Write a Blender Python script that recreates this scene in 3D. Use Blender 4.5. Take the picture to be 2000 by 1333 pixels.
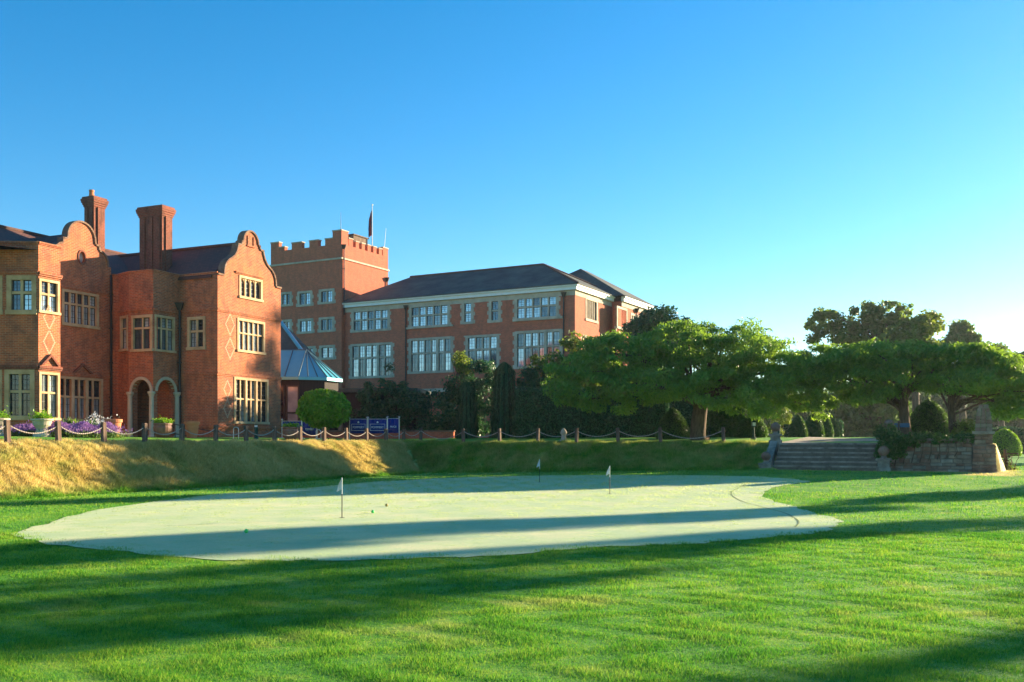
import bpy, bmesh, math, random
import numpy as np
from mathutils import Vector
from mathutils.geometry import tessellate_polygon

for o in list(bpy.data.objects):
    bpy.data.objects.remove(o)
scene = bpy.context.scene
COL = scene.collection
R = math.radians

# ------------------------------------------------------------------ camera
EYE, FPX, HOR = 1.5, 1900.0, 862.0          # eye height, focal length in photo pixels, horizon row
cam_d = bpy.data.cameras.new('camera')
cam_d.sensor_width = 36.0
cam_d.lens = FPX / 2000 * 36
cam_d.shift_y = (HOR - 666.5) / 2000
cam_d.clip_start = 0.1
cam_d.clip_end = 3000
cam = bpy.data.objects.new('camera', cam_d)
COL.objects.link(cam)
cam.location = (0, 0, EYE)
cam.rotation_euler = (R(90), 0, 0)
scene.camera = cam

# ------------------------------------------------------------------ sky and sun
SUN_AZ, SUN_EL = 33.0, 12.3                  # degrees from +X towards +Y, elevation
sx, sy, sz = (math.cos(R(SUN_AZ)) * math.cos(R(SUN_EL)), math.sin(R(SUN_AZ)) * math.cos(R(SUN_EL)), math.sin(R(SUN_EL)))
w = bpy.data.worlds.new('World')
scene.world = w
w.use_nodes = True
nt = w.node_tree
nt.nodes.clear()
sky = nt.nodes.new('ShaderNodeTexSky')
sky.sky_type = 'NISHITA'
sky.sun_disc = False
sky.sun_elevation = R(SUN_EL)
sky.sun_rotation = R(90 - SUN_AZ)
sky.air_density = 1.0
sky.dust_density = 0.2
sky.ozone_density = 3.0
hsv = nt.nodes.new('ShaderNodeHueSaturation')
hsv.inputs['Hue'].default_value = 0.498
hsv.inputs['Saturation'].default_value = 1.36
bg = nt.nodes.new('ShaderNodeBackground')
bg.inputs['Strength'].default_value = 0.074
wo = nt.nodes.new('ShaderNodeOutputWorld')
nt.links.new(sky.outputs[0], hsv.inputs['Color'])
nt.links.new(hsv.outputs[0], bg.inputs['Color'])
nt.links.new(bg.outputs[0], wo.inputs['Surface'])

sun_d = bpy.data.lights.new('sun', 'SUN')
sun_d.energy = 5.0
sun_d.angle = R(0.55)
sun_d.color = (1.0, 0.80, 0.52)
sun = bpy.data.objects.new('sun', sun_d)
COL.objects.link(sun)
sun.rotation_euler = Vector((sx, sy, sz)).to_track_quat('Z', 'Y').to_euler()
sun.location = (60, 40, 60)

vs = scene.view_settings
vs.view_transform = 'Standard'
vs.look = 'None'
vs.gamma = 1.0
vs.exposure = 1.88
vs.use_curve_mapping = False

# ------------------------------------------------------------------ helpers
def at(px, py, Y):
    return Vector(((px - 1000) / FPX * Y, Y, EYE + (HOR - py) * Y / FPX))

def offset_of(o):
    v = Vector((0, 0, 0))
    while o is not None:
        v += o.location
        o = o.parent
    return v

def tag(o, label, cat, group=None, kind=None):
    if label: o['label'] = label
    if cat: o['category'] = cat
    if group: o['group'] = group
    if kind: o['kind'] = kind
    return o

def empty(name, loc, label, cat, group=None):
    o = bpy.data.objects.new(name, None)
    o.empty_display_size = 0.3
    COL.objects.link(o)
    o.location = loc
    return tag(o, label, cat, group)

class MB:
    """collects faces, builds one mesh object"""
    def __init__(s):
        s.v, s.f = [], []
    def quad(s, *p):
        n = len(s.v)
        s.v += [tuple(q) for q in p]
        s.f.append(tuple(range(n, n + len(p))))
    def box(s, c, size, rz=0.0):
        hx, hy, hz = size[0] / 2, size[1] / 2, size[2] / 2
        ca, sa = math.cos(rz), math.sin(rz)
        n = len(s.v)
        for z in (-hz, hz):
            for x, y in ((-hx, -hy), (hx, -hy), (hx, hy), (-hx, hy)):
                s.v.append((c[0] + ca * x - sa * y, c[1] + sa * x + ca * y, c[2] + z))
        s.f += [tuple(n + i for i in q) for q in ((0, 3, 2, 1), (4, 5, 6, 7), (0, 1, 5, 4), (1, 2, 6, 5), (2, 3, 7, 6), (3, 0, 4, 7))]
    def hexa(s, p):          # 8 corners: bottom loop then top loop
        n = len(s.v)
        s.v += [tuple(q) for q in p]
        s.f += [tuple(n + i for i in q) for q in ((0, 3, 2, 1), (4, 5, 6, 7), (0, 1, 5, 4), (1, 2, 6, 5), (2, 3, 7, 6), (3, 0, 4, 7))]
    def tube(s, pts, rad, n=6, cap=True):
        pts = [Vector(p) for p in pts]
        rings = []
        for i, p in enumerate(pts):
            t = (pts[min(i + 1, len(pts) - 1)] - pts[max(i - 1, 0)]).normalized()
            a = t.cross(Vector((0.13, 0.31, 0.94)))
            if a.length < 1e-3: a = t.cross(Vector((1, 0, 0)))
            a.normalize()
            b = t.cross(a)
            r = rad[i] if isinstance(rad, (list, tuple)) else rad
            base = len(s.v)
            for k in range(n):
                q = p + (a * math.cos(2 * math.pi * k / n) + b * math.sin(2 * math.pi * k / n)) * r
                s.v.append(tuple(q))
            rings.append(base)
        for i in range(len(rings) - 1):
            for k in range(n):
                s.f.append((rings[i] + k, rings[i] + (k + 1) % n, rings[i + 1] + (k + 1) % n, rings[i + 1] + k))
        if cap:
            s.f.append(tuple(rings[0] + k for k in reversed(range(n))))
            s.f.append(tuple(rings[-1] + k for k in range(n)))
    def lathe(s, prof, n=16, c=(0, 0, 0)):
        base = len(s.v)
        for r, z in prof:
            for k in range(n):
                a = 2 * math.pi * k / n
                s.v.append((c[0] + r * math.cos(a), c[1] + r * math.sin(a), c[2] + z))
        for i in range(len(prof) - 1):
            for k in range(n):
                s.f.append((base + i * n + k, base + i * n + (k + 1) % n, base + (i + 1) * n + (k + 1) % n, base + (i + 1) * n + k))
        s.f.append(tuple(base + k for k in reversed(range(n))))
        m = base + (len(prof) - 1) * n
        s.f.append(tuple(m + k for k in range(n)))
    def build(s, name, mat, parent=None, smooth=False, loc=None, uv=True):
        off = offset_of(parent) if parent else Vector((0, 0, 0))
        l = Vector(loc) if loc is not None else Vector((0, 0, 0))
        v = [(p[0] - off.x - l.x, p[1] - off.y - l.y, p[2] - off.z - l.z) for p in s.v]
        me = bpy.data.meshes.new(name)
        me.from_pydata(v, [], s.f)
        me.update()
        if uv:
            ul = me.uv_layers.new(name='UVMap')
            for poly in me.polygons:
                nx, ny, nz = poly.normal
                h = math.hypot(nx, ny)
                for li in poly.loop_indices:
                    co = me.vertices[me.loops[li].vertex_index].co
                    x, y, z = co.x + off.x + l.x, co.y + off.y + l.y, co.z + off.z + l.z
                    if h > 0.5:
                        ul.data[li].uv = ((-ny * x + nx * y) / h, z)
                    elif h > 0.1:
                        ul.data[li].uv = ((-ny * x + nx * y) / h, (nx * x + ny * y) / h * -1.2)
                    else:
                        ul.data[li].uv = (x, y)
        if smooth:
            me.polygons.foreach_set('use_smooth', [True] * len(me.polygons))
        me.materials.append(mat)
        o = bpy.data.objects.new(name, me)
        COL.objects.link(o)
        o.parent = parent
        o.location = l
        return o

class Plane:
    """vertical plane through (x, y); s runs to the right as seen from the front, n outwards"""
    def __init__(s, P, d):
        s.P, s.d = P, d
        s.n = (d[1], -d[0])
    def s_at(s, px):
        k = (px - 1000) / FPX
        return (k * s.P[1] - s.P[0]) / (s.d[0] - k * s.d[1])
    def z_at(s, px, py):
        Y = s.P[1] + s.d[1] * s.s_at(px)
        return EYE + (HOR - py) * Y / FPX
    def w(s, a, n, z):
        return (s.P[0] + s.d[0] * a + s.n[0] * n, s.P[1] + s.d[1] * a + s.n[1] * n, z)
    def rect(s, r):
        x0, x1, yt, yb = r
        m = (x0 + x1) / 2
        return s.s_at(x0), s.s_at(x1), s.z_at(m, yb), s.z_at(m, yt)

def fbox(mb, pl, s0, s1, n0, n1, z0, z1):
    mb.hexa([pl.w(s0, n1, z0), pl.w(s1, n1, z0), pl.w(s1, n0, z0), pl.w(s0, n0, z0),
             pl.w(s0, n1, z1), pl.w(s1, n1, z1), pl.w(s1, n0, z1), pl.w(s0, n0, z1)])

def facade(mb, pl, outer, holes=(), depth=0.22, n=0.0, flip=False):
    """outer / holes: lists of (s, z); a skin with openings and their reveals"""
    polys = [list(outer)] + [list(h) for h in holes]
    flat = [q for p in polys for q in p]
    tris = tessellate_polygon([[Vector((a, b, 0)) for a, b in p] for p in polys])
    base = len(mb.v)
    mb.v += [pl.w(a, n, b) for a, b in flat]
    for t in tris:
        (ax, ay), (bx, by), (cx, cy) = (flat[i] for i in t)
        area = (bx - ax) * (cy - ay) - (cx - ax) * (by - ay)
        t = t if (area > 0) != flip else (t[0], t[2], t[1])
        mb.f.append(tuple(base + i for i in t))
    for h in polys[1:]:
        for i in range(len(h)):
            a, b = h[i], h[(i + 1) % len(h)]
            mb.quad(pl.w(a[0], n, a[1]), pl.w(a[0], n - depth, a[1]), pl.w(b[0], n - depth, b[1]), pl.w(b[0], n, b[1]))

def rect_poly(s0, s1, z0, z1):
    return [(s0, z0), (s1, z0), (s1, z1), (s0, z1)]

def arch_poly(s0, s1, z0, zs, n=10):
    r = (s1 - s0) / 2
    c = (s0 + s1) / 2
    return [(s0, z0), (s1, z0)] + [(c + r * math.cos(math.pi * k / n), zs + r * math.sin(math.pi * k / n)) for k in range(n + 1)]

# ------------------------------------------------------------------ materials
def new_mat(name):
    m = bpy.data.materials.new(name)
    m.use_nodes = True
    t = m.node_tree
    return m, t, t.nodes['Principled BSDF'], t.nodes.new, t.links.new

def ramp(t, stops):
    r = t.nodes.new('ShaderNodeValToRGB')
    e = r.color_ramp.elements
    while len(e) < len(stops): e.new(0.5)
    for k, (p, c) in enumerate(stops):
        e[k].position = p
        e[k].color = (*c, 1)
    return r

def nmat(name, cols, scale=3.0, rough=0.85, bump=0.0, bscale=None, metal=0.0, spec=0.3, stretch=(1, 1, 1), detail=5, bdist=0.02):
    m, t, p, N, L = new_mat(name)
    tc = N('ShaderNodeTexCoord')
    mp = N('ShaderNodeMapping')
    mp.inputs['Scale'].default_value = stretch
    L(tc.outputs['Object'], mp.inputs[0])
    nz = N('ShaderNodeTexNoise')
    nz.inputs['Scale'].default_value = scale
    nz.inputs['Detail'].default_value = detail
    nz.inputs['Roughness'].default_value = 0.62
    L(mp.outputs[0], nz.inputs['Vector'])
    k = len(cols)
    r = ramp(t, [(0.3 + 0.4 * i / max(1, k - 1), c) for i, c in enumerate(cols)])
    L(nz.outputs['Fac'], r.inputs[0])
    L(r.outputs[0], p.inputs['Base Color'])
    p.inputs['Roughness'].default_value = rough
    p.inputs['Metallic'].default_value = metal
    p.inputs['Specular IOR Level'].default_value = spec
    if bump:
        b = N('ShaderNodeBump')
        n2 = N('ShaderNodeTexNoise')
        n2.inputs['Scale'].default_value = bscale or scale * 4
        n2.inputs['Detail'].default_value = 6
        L(mp.outputs[0], n2.inputs['Vector'])
        L(n2.outputs['Fac'], b.inputs['Height'])
        b.inputs['Strength'].default_value = bump
        b.inputs['Distance'].default_value = bdist
        L(b.outputs[0], p.inputs['Normal'])
    return m

def brick_mat(name, c1, c2, c3, mortar, stain=(0.10, 0.05, 0.035)):
    m, t, p, N, L = new_mat(name)
    uv = N('ShaderNodeUVMap')
    br = N('ShaderNodeTexBrick')
    br.inputs['Scale'].default_value = 1.0
    br.inputs['Brick Width'].default_value = 0.23
    br.inputs['Row Height'].default_value = 0.078
    br.inputs['Mortar Size'].default_value = 0.011
    br.inputs['Mortar Smooth'].default_value = 0.2
    br.inputs['Bias'].default_value = -0.1
    br.inputs['Color1'].default_value = (*c1, 1)
    br.inputs['Color2'].default_value = (*c2, 1)
    br.inputs['Mortar'].default_value = (*mortar, 1)
    L(uv.outputs[0], br.inputs['Vector'])
    # weathering in big soft patches, and single burnt bricks
    n1 = N('ShaderNodeTexNoise'); n1.inputs['Scale'].default_value = 0.8; n1.inputs['Detail'].default_value = 9; n1.inputs['Roughness'].default_value = 0.7
    L(uv.outputs[0], n1.inputs['Vector'])
    r1 = ramp(t, [(0.38, (0, 0, 0)), (0.68, (1, 1, 1))])
    L(n1.outputs['Fac'], r1.inputs[0])
    mx = N('ShaderNodeMix'); mx.data_type = 'RGBA'
    ml = N('ShaderNodeMath'); ml.operation = 'MULTIPLY'; ml.inputs[1].default_value = 0.55
    L(r1.outputs[0], ml.inputs[0]); L(ml.outputs[0], mx.inputs[0])
    L(br.outputs['Color'], mx.inputs[6]); mx.inputs[7].default_value = (*c3, 1)
    n2 = N('ShaderNodeTexNoise'); n2.inputs['Scale'].default_value = 1.9; n2.inputs['Detail'].default_value = 10; n2.inputs['Roughness'].default_value = 0.75
    mp = N('ShaderNodeMapping'); mp.inputs['Scale'].default_value = (1, 0.45, 1); mp.inputs['Location'].default_value = (7, 3, 0)
    L(uv.outputs[0], mp.inputs[0]); L(mp.outputs[0], n2.inputs['Vector'])
    r2 = ramp(t, [(0.46, (0, 0, 0)), (0.68, (0.85, 0.85, 0.85))])
    L(n2.outputs['Fac'], r2.inputs[0])
    m2 = N('ShaderNodeMix'); m2.data_type = 'RGBA'
    L(r2.outputs[0], m2.inputs[0]); L(mx.outputs[2], m2.inputs[6]); m2.inputs[7].default_value = (*stain, 1)
    L(m2.outputs[2], p.inputs['Base Color'])
    p.inputs['Roughness'].default_value = 0.9
    p.inputs['Specular IOR Level'].default_value = 0.2
    b = N('ShaderNodeBump'); b.inputs['Strength'].default_value = 0.5; b.inputs['Distance'].default_value = 0.01; b.invert = True
    L(br.outputs['Fac'], b.inputs['Height']); L(b.outputs[0], p.inputs['Normal'])
    return m

def tile_mat(name, c1, c2, c3, row=0.12, wid=0.2):
    m, t, p, N, L = new_mat(name)
    uv = N('ShaderNodeUVMap')
    br = N('ShaderNodeTexBrick')
    br.inputs['Scale'].default_value = 1.0
    br.inputs['Brick Width'].default_value = wid
    br.inputs['Row Height'].default_value = row
    br.inputs['Mortar Size'].default_value = 0.012
    br.inputs['Color1'].default_value = (*c1, 1)
    br.inputs['Color2'].default_value = (*c2, 1)
    br.inputs['Mortar'].default_value = (*[x * 0.45 for x in c1], 1)
    L(uv.outputs[0], br.inputs['Vector'])
    n1 = N('ShaderNodeTexNoise'); n1.inputs['Scale'].default_value = 0.5; n1.inputs['Detail'].default_value = 8; n1.inputs['Roughness'].default_value = 0.7
    L(uv.outputs[0], n1.inputs['Vector'])
    r1 = ramp(t, [(0.4, (0, 0, 0)), (0.7, (0.8, 0.8, 0.8))])
    L(n1.outputs['Fac'], r1.inputs[0])
    mx = N('ShaderNodeMix'); mx.data_type = 'RGBA'
    L(r1.outputs[0], mx.inputs[0]); L(br.outputs['Color'], mx.inputs[6]); mx.inputs[7].default_value = (*c3, 1)
    L(mx.outputs[2], p.inputs['Base Color'])
    p.inputs['Roughness'].default_value = 0.75
    b = N('ShaderNodeBump'); b.inputs['Strength'].default_value = 0.6; b.inputs['Distance'].default_value = 0.015; b.invert = True
    L(br.outputs['Fac'], b.inputs['Height']); L(b.outputs[0], p.inputs['Normal'])
    return m

def glass_mat(name, dark, pale, share, metal=0.35):
    m, t, p, N, L = new_mat(name)
    oi = N('ShaderNodeObjectInfo')
    r = ramp(t, [(0.0, dark), (share, dark), (min(1, share + 0.12), pale), (1.0, [x * 1.15 for x in pale])])
    L(oi.outputs['Random'], r.inputs[0])
    tc = N('ShaderNodeTexCoord')
    nz = N('ShaderNodeTexNoise'); nz.inputs['Scale'].default_value = 1.7; nz.inputs['Detail'].default_value = 2
    L(tc.outputs['Object'], nz.inputs['Vector'])
    mx = N('ShaderNodeMix'); mx.data_type = 'RGBA'; mx.blend_type = 'MULTIPLY'; mx.inputs[0].default_value = 0.6
    r2 = ramp(t, [(0.35, (0.35, 0.35, 0.38)), (0.62, (1, 1, 1))])
    L(nz.outputs['Fac'], r2.inputs[0]); L(r.outputs[0], mx.inputs[6]); L(r2.outputs[0], mx.inputs[7])
    L(mx.outputs[2], p.inputs['Base Color'])
    p.inputs['Roughness'].default_value = 0.06
    p.inputs['Metallic'].default_value = metal
    p.inputs['Specular IOR Level'].default_value = 0.9
    b = N('ShaderNodeBump'); b.inputs['Strength'].default_value = 0.12; b.inputs['Distance'].default_value = 0.02
    L(nz.outputs['Fac'], b.inputs['Height']); L(b.outputs[0], p.inputs['Normal'])
    return m

def leaf_mat(name, cols, trans=0.4, tcol=None, rough=0.5, scale=0.6):
    m, t, p, N, L = new_mat(name)
    a = N('ShaderNodeAttribute'); a.attribute_name = 'rnd'
    tc = N('ShaderNodeTexCoord')
    nz = N('ShaderNodeTexNoise'); nz.inputs['Scale'].default_value = scale; nz.inputs['Detail'].default_value = 3
    L(tc.outputs['Object'], nz.inputs['Vector'])
    ad = N('ShaderNodeMath'); ad.operation = 'MULTIPLY_ADD'; ad.inputs[1].default_value = 0.55; 
    L(a.outputs['Fac'], ad.inputs[0])
    ms = N('ShaderNodeMath'); ms.operation = 'MULTIPLY'; ms.inputs[1].default_value = 0.5
    L(nz.outputs['Fac'], ms.inputs[0]); L(ms.outputs[0], ad.inputs[2])
    k = len(cols)
    r = ramp(t, [(0.15 + 0.65 * i / (k - 1), c) for i, c in enumerate(cols)])
    L(ad.outputs[0], r.inputs[0]); L(r.outputs[0], p.inputs['Base Color'])
    p.inputs['Roughness'].default_value = rough
    p.inputs['Specular IOR Level'].default_value = 0.35
    tr = N('ShaderNodeBsdfTranslucent')
    if tcol:
        mm = N('ShaderNodeMix'); mm.data_type = 'RGBA'; mm.inputs[0].default_value = 0.6
        L(r.outputs[0], mm.inputs[6]); mm.inputs[7].default_value = (*tcol, 1)
        L(mm.outputs[2], tr.inputs['Color'])
    else:
        L(r.outputs[0], tr.inputs['Color'])
    sh = N('ShaderNodeMixShader'); sh.inputs[0].default_value = trans
    L(p.outputs[0], sh.inputs[1]); L(tr.outputs[0], sh.inputs[2])
    L(sh.outputs[0], t.nodes['Material Output'].inputs['Surface'])
    return m

M = {}
M['brick'] = brick_mat('mansion_brick', (0.58, 0.135, 0.055), (0.24, 0.056, 0.036), (0.60, 0.19, 0.065), (0.46, 0.29, 0.19), (0.15, 0.075, 0.055))
M['brick2'] = brick_mat('hotel_brick', (0.64, 0.120, 0.066), (0.38, 0.070, 0.046), (0.60, 0.165, 0.08), (0.42, 0.25, 0.17), (0.30, 0.11, 0.07))
M['brick3'] = brick_mat('chimney_brick', (0.30, 0.075, 0.045), (0.20, 0.05, 0.035), (0.26, 0.08, 0.05), (0.26, 0.18, 0.13), (0.05, 0.03, 0.025))
M['stone'] = nmat('ochre_stone', [(0.42, 0.26, 0.135), (0.56, 0.38, 0.21), (0.64, 0.46, 0.28)], 1.6, 0.85, 0.3, 14)
M['stone2'] = nmat('buff_stone', [(0.36, 0.29, 0.22), (0.48, 0.40, 0.31), (0.56, 0.48, 0.38)], 1.5, 0.85, 0.3, 14)
M['cream'] = nmat('cream_stone', [(0.52, 0.42, 0.29), (0.64, 0.53, 0.38)], 2, 0.85, 0.2, 14)
M['moss_stone'] = nmat('mossy_stone', [(0.13, 0.10, 0.075), (0.27, 0.23, 0.18), (0.38, 0.34, 0.28)], 2.2, 0.92, 0.5, 12)
M['rubble'] = nmat('rubble_stone', [(0.12, 0.085, 0.06), (0.24, 0.18, 0.13), (0.34, 0.27, 0.19)], 2.4, 0.92, 0.6, 14)
M['rubble2'] = nmat('rubble_stone_red', [(0.13, 0.07, 0.05), (0.22, 0.125, 0.085), (0.28, 0.20, 0.15)], 2.4, 0.92, 0.6, 14)
M['joint'] = nmat('wall_joint', [(0.12, 0.10, 0.08), (0.2, 0.17, 0.13)], 5, 0.95, 0.4, 20)
M['tile'] = tile_mat('clay_roof_tile', (0.18, 0.06, 0.042), (0.10, 0.040, 0.034), (0.055, 0.045, 0.036))
M['slate'] = tile_mat('slate_roof_tile', (0.048, 0.058, 0.052), (0.034, 0.036, 0.034), (0.11, 0.135, 0.10))
M['white'] = nmat('white_paint', [(0.72, 0.71, 0.68), (0.8, 0.79, 0.77)], 2, 0.5)
M['lead'] = nmat('dark_lead', [(0.018, 0.02, 0.022), (0.035, 0.036, 0.04)], 6, 0.5, spec=0.5)
M['iron'] = nmat('black_iron', [(0.012, 0.012, 0.014), (0.03, 0.028, 0.028)], 6, 0.55, spec=0.5)
M['glass'] = glass_mat('window_glass', (0.10, 0.13, 0.16), (0.62, 0.68, 0.72), 0.35)
M['glass2'] = glass_mat('hotel_glass', (0.10, 0.15, 0.18), (0.50, 0.57, 0.62), 0.36)
M['glass3'] = glass_mat('lower_glass', (0.03, 0.035, 0.04), (0.40, 0.44, 0.46), 0.6, 0.2)
M['wood'] = nmat('weathered_wood', [(0.075, 0.045, 0.03), (0.14, 0.09, 0.062), (0.22, 0.15, 0.11)], 3, 0.85, 0.4, 20, stretch=(4, 4, 0.6))
M['chain'] = nmat('pale_chain', [(0.34, 0.29, 0.24), (0.46, 0.40, 0.34)], 9, 0.6)
M['darkwood'] = nmat('dark_timber', [(0.020, 0.016, 0.016), (0.045, 0.034, 0.032)], 3, 0.8, 0.3, 20, stretch=(6, 6, 0.5))
M['blue_metal'] = nmat('pale_blue_metal', [(0.09, 0.42, 0.52), (0.14, 0.52, 0.60)], 0.8, 0.34, metal=0.25, spec=0.5)
M['seam'] = nmat('roof_seam', [(0.05, 0.12, 0.16), (0.08, 0.17, 0.2)], 2, 0.5)
M['terracotta'] = nmat('terracotta', [(0.48, 0.16, 0.07), (0.60, 0.23, 0.11)], 4, 0.85, 0.15, 20)
M['bowl'] = nmat('brown_glazed', [(0.16, 0.075, 0.05), (0.26, 0.13, 0.09)], 4, 0.5)
M['bark'] = nmat('bark', [(0.045, 0.030, 0.022), (0.11, 0.075, 0.052), (0.16, 0.11, 0.08)], 4, 0.95, 0.9, 9, stretch=(3, 3, 0.7), bdist=0.05)
M['banner'] = nmat('blue_banner', [(0.012, 0.026, 0.20), (0.018, 0.04, 0.27)], 1.4, 0.7)
M['print'] = nmat('white_print', [(0.72, 0.72, 0.76), (0.8, 0.8, 0.82)], 5, 0.7)
M['steel'] = nmat('steel_pole', [(0.5, 0.5, 0.5), (0.62, 0.62, 0.6)], 5, 0.35, metal=0.7)
M['green_paint'] = nmat('dark_green_paint', [(0.01, 0.05, 0.035), (0.016, 0.075, 0.05)], 5, 0.5)
M['blue_sign'] = nmat('blue_sign', [(0.012, 0.075, 0.15), (0.018, 0.10, 0.19)], 3, 0.5)
M['flag'] = nmat('white_cloth', [(0.68, 0.68, 0.68), (0.8, 0.8, 0.8)], 8, 0.8)
M['ball'] = nmat('green_ball', [(0.05, 0.6, 0.12), (0.07, 0.7, 0.16)], 8, 0.35)
M['ball2'] = nmat('ochre_ball', [(0.35, 0.26, 0.06), (0.42, 0.3, 0.08)], 8, 0.35)
M['hole'] = nmat('hole_dark', [(0.008, 0.008, 0.006), (0.015, 0.013, 0.01)], 8, 0.9)
M['pale_brick'] = nmat('pale_header', [(0.46, 0.27, 0.17), (0.56, 0.36, 0.24)], 6, 0.9)
M['gravel'] = nmat('gravel', [(0.34, 0.29, 0.23), (0.5, 0.44, 0.36)], 9, 0.95, 0.5, 40)
M['soil'] = nmat('soil', [(0.05, 0.035, 0.02), (0.1, 0.07, 0.045)], 9, 0.95, 0.5, 30)
M['leaf_cherry'] = leaf_mat('cherry_leaf', [(0.036, 0.18, 0.052), (0.085, 0.28, 0.056), (0.18, 0.36, 0.045)], 0.47, (0.38, 0.54, 0.025))
M['leaf_light'] = leaf_mat('light_leaf', [(0.05, 0.12, 0.018), (0.10, 0.19, 0.03), (0.15, 0.24, 0.04)], 0.42, (0.30, 0.36, 0.03))
M['leaf_dark'] = leaf_mat('dark_leaf', [(0.018, 0.080, 0.034), (0.036, 0.12, 0.044), (0.06, 0.15, 0.046)], 0.3)
M['leaf_far'] = leaf_mat('far_leaf', [(0.035, 0.11, 0.035), (0.07, 0.16, 0.042), (0.12, 0.20, 0.045)], 0.45, (0.26, 0.38, 0.05))
M['leaf_yew'] = leaf_mat('yew_leaf', [(0.018, 0.075, 0.020), (0.034, 0.115, 0.024), (0.06, 0.16, 0.03)], 0.35, (0.16, 0.30, 0.02))
M['leaf_bush'] = leaf_mat('bush_leaf', [(0.06, 0.23, 0.012), (0.14, 0.36, 0.02), (0.27, 0.48, 0.03)], 0.45, (0.34, 0.52, 0.02))
M['lavender'] = leaf_mat('lavender_flower', [(0.20, 0.09, 0.32), (0.34, 0.17, 0.46), (0.48, 0.28, 0.58)], 0.3)
M['petal'] = leaf_mat('white_petal', [(0.7, 0.7, 0.72), (0.8, 0.8, 0.8)], 0.3)

# ------------------------------------------------------------------ terrain
rng = np.random.default_rng(7)
A24 = R(24)
LP = (-14.51, 28.0); LD = (0.3895, 0.9210)             # rope line along the left bank
RP = (-2.35, 47.5); RD = (0.903, -0.429)               # chain line along the far bank
PLR = Plane(RP, RD)
STEP_B, WALL_B, PIER_B = 2.25, 1.5, 1.75
PS = Plane(PLR.w(0, STEP_B, 0)[:2], RD)
PW = Plane(PLR.w(0, WALL_B, 0)[:2], RD)
PP = Plane(PLR.w(0, PIER_B, 0)[:2], RD)
ST0, ST1 = PS.s_at(1509), PS.s_at(1712)
WL0, WL1 = PW.s_at(1735), PW.s_at(1898)
PI0, PI1 = PP.s_at(1896), PP.s_at(1949)

def smooth(t):
    t = np.clip(t, 0, 1)
    return t * t * (3 - 2 * t)

def fields(x, y):
    x = np.asarray(x, float); y = np.asarray(y, float)
    a = (x - LP[0]) * LD[1] - (y - LP[1]) * LD[0]
    b = (x - RP[0]) * RD[1] - (y - RP[1]) * RD[0]
    s = (x - RP[0]) * RD[0] + (y - RP[1]) * RD[1]
    c = (s - PI1 + 1.2) * 2.0
    return a, b, s, c

def ground(x, y):
    a, b, s, c = fields(x, y)
    x = np.asarray(x, float); y = np.asarray(y, float)
    zl = 0.36 * np.clip((x + 4) / 14, 0, 1) * smooth((y - 22) / 17)
    m = np.minimum(a, np.maximum(b, c))
    zt = 1.40 + 0.036 * np.clip(-m, 0, 8)
    t = np.clip((m - 0.15) / 2.55, 0, 1)
    z = zt - (zt - zl) * (0.45 * t + 0.55 * smooth(t))
    bump = 0.06 * np.sin(x * 2.1 + 1.3 * np.sin(y * 1.7)) * np.sin(y * 1.9 + x * 0.6) * np.clip(4 * t * (1 - t), 0, 1)
    z = z + bump
    st = (s > ST0 - 0.05) & (s < ST1 + 0.05) & (b > 0.25) & (b < 3)
    z = np.where(st, np.minimum(z, zl), z)
    wl = (s >= ST1) & (s < PI1) & (b > 1.0) & (b < 4)
    z = np.where(wl, zl, z)
    wl2 = (s >= ST1) & (s < PI1) & (b <= 1.0) & (b > -3)
    z = np.where(wl2, 1.40, z)
    return z

def dryness(x, y):
    a, b, s, c = fields(x, y)
    m = np.minimum(a, np.maximum(b, c))
    bank = smooth((m + 4) / 3) * (1 - smooth((m - 2.1) / 0.9))
    left = (a < b)
    d = bank * np.where(left, 0.80, 0.34)
    d = np.maximum(d, 0.85 * smooth((c + 1) / 2) * smooth((5 - c) / 3) * smooth((b + 4) / 2) * (1 - smooth((b - 3) / 2)))
    return d

def axis(lo, hi, step, far):
    c = list(np.arange(lo, hi + 1e-6, step))
    d = step
    lo_, hi_ = [], []
    q = hi
    while q < far:
        d *= 1.35; q += d; hi_.append(q)
    d = step; q = lo
    while q > -far:
        d *= 1.35; q -= d; lo_.append(q)
    return np.array(lo_[::-1] + c + hi_)

gx = axis(-34, 34, 0.4, 1600)
gy = axis(3, 62, 0.4, 1600)
XX, YY = np.meshgrid(gx, gy)
ZZ = ground(XX, YY)
nx_, ny_ = len(gx), len(gy)
gv = np.stack([XX.ravel(), YY.ravel(), ZZ.ravel()], 1)
ii = np.arange(nx_ * ny_).reshape(ny_, nx_)
gf = np.stack([ii[:-1, :-1].ravel(), ii[:-1, 1:].ravel(), ii[1:, 1:].ravel(), ii[1:, :-1].ravel()], 1)

def np_mesh(name, v, f, mat, attrs=None, smooth_=False, dom='FACE'):
    me = bpy.data.meshes.new(name)
    k = f.shape[1]
    me.vertices.add(len(v)); me.vertices.foreach_set('co', np.ascontiguousarray(v, np.float32).ravel())
    me.loops.add(f.size); me.loops.foreach_set('vertex_index', np.ascontiguousarray(f, np.int32).ravel())
    me.polygons.add(len(f))
    me.polygons.foreach_set('loop_start', np.arange(0, f.size, k, dtype=np.int32))
    me.polygons.foreach_set('loop_total', np.full(len(f), k, np.int32))
    me.update(calc_edges=True)
    for an, av, ad in (attrs or []):
        at_ = me.attributes.new(an, 'FLOAT', ad)
        at_.data.foreach_set('value', np.ascontiguousarray(av, np.float32))
    if smooth_: me.polygons.foreach_set('use_smooth', [True] * len(f))
    me.materials.append(mat)
    return me

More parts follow.
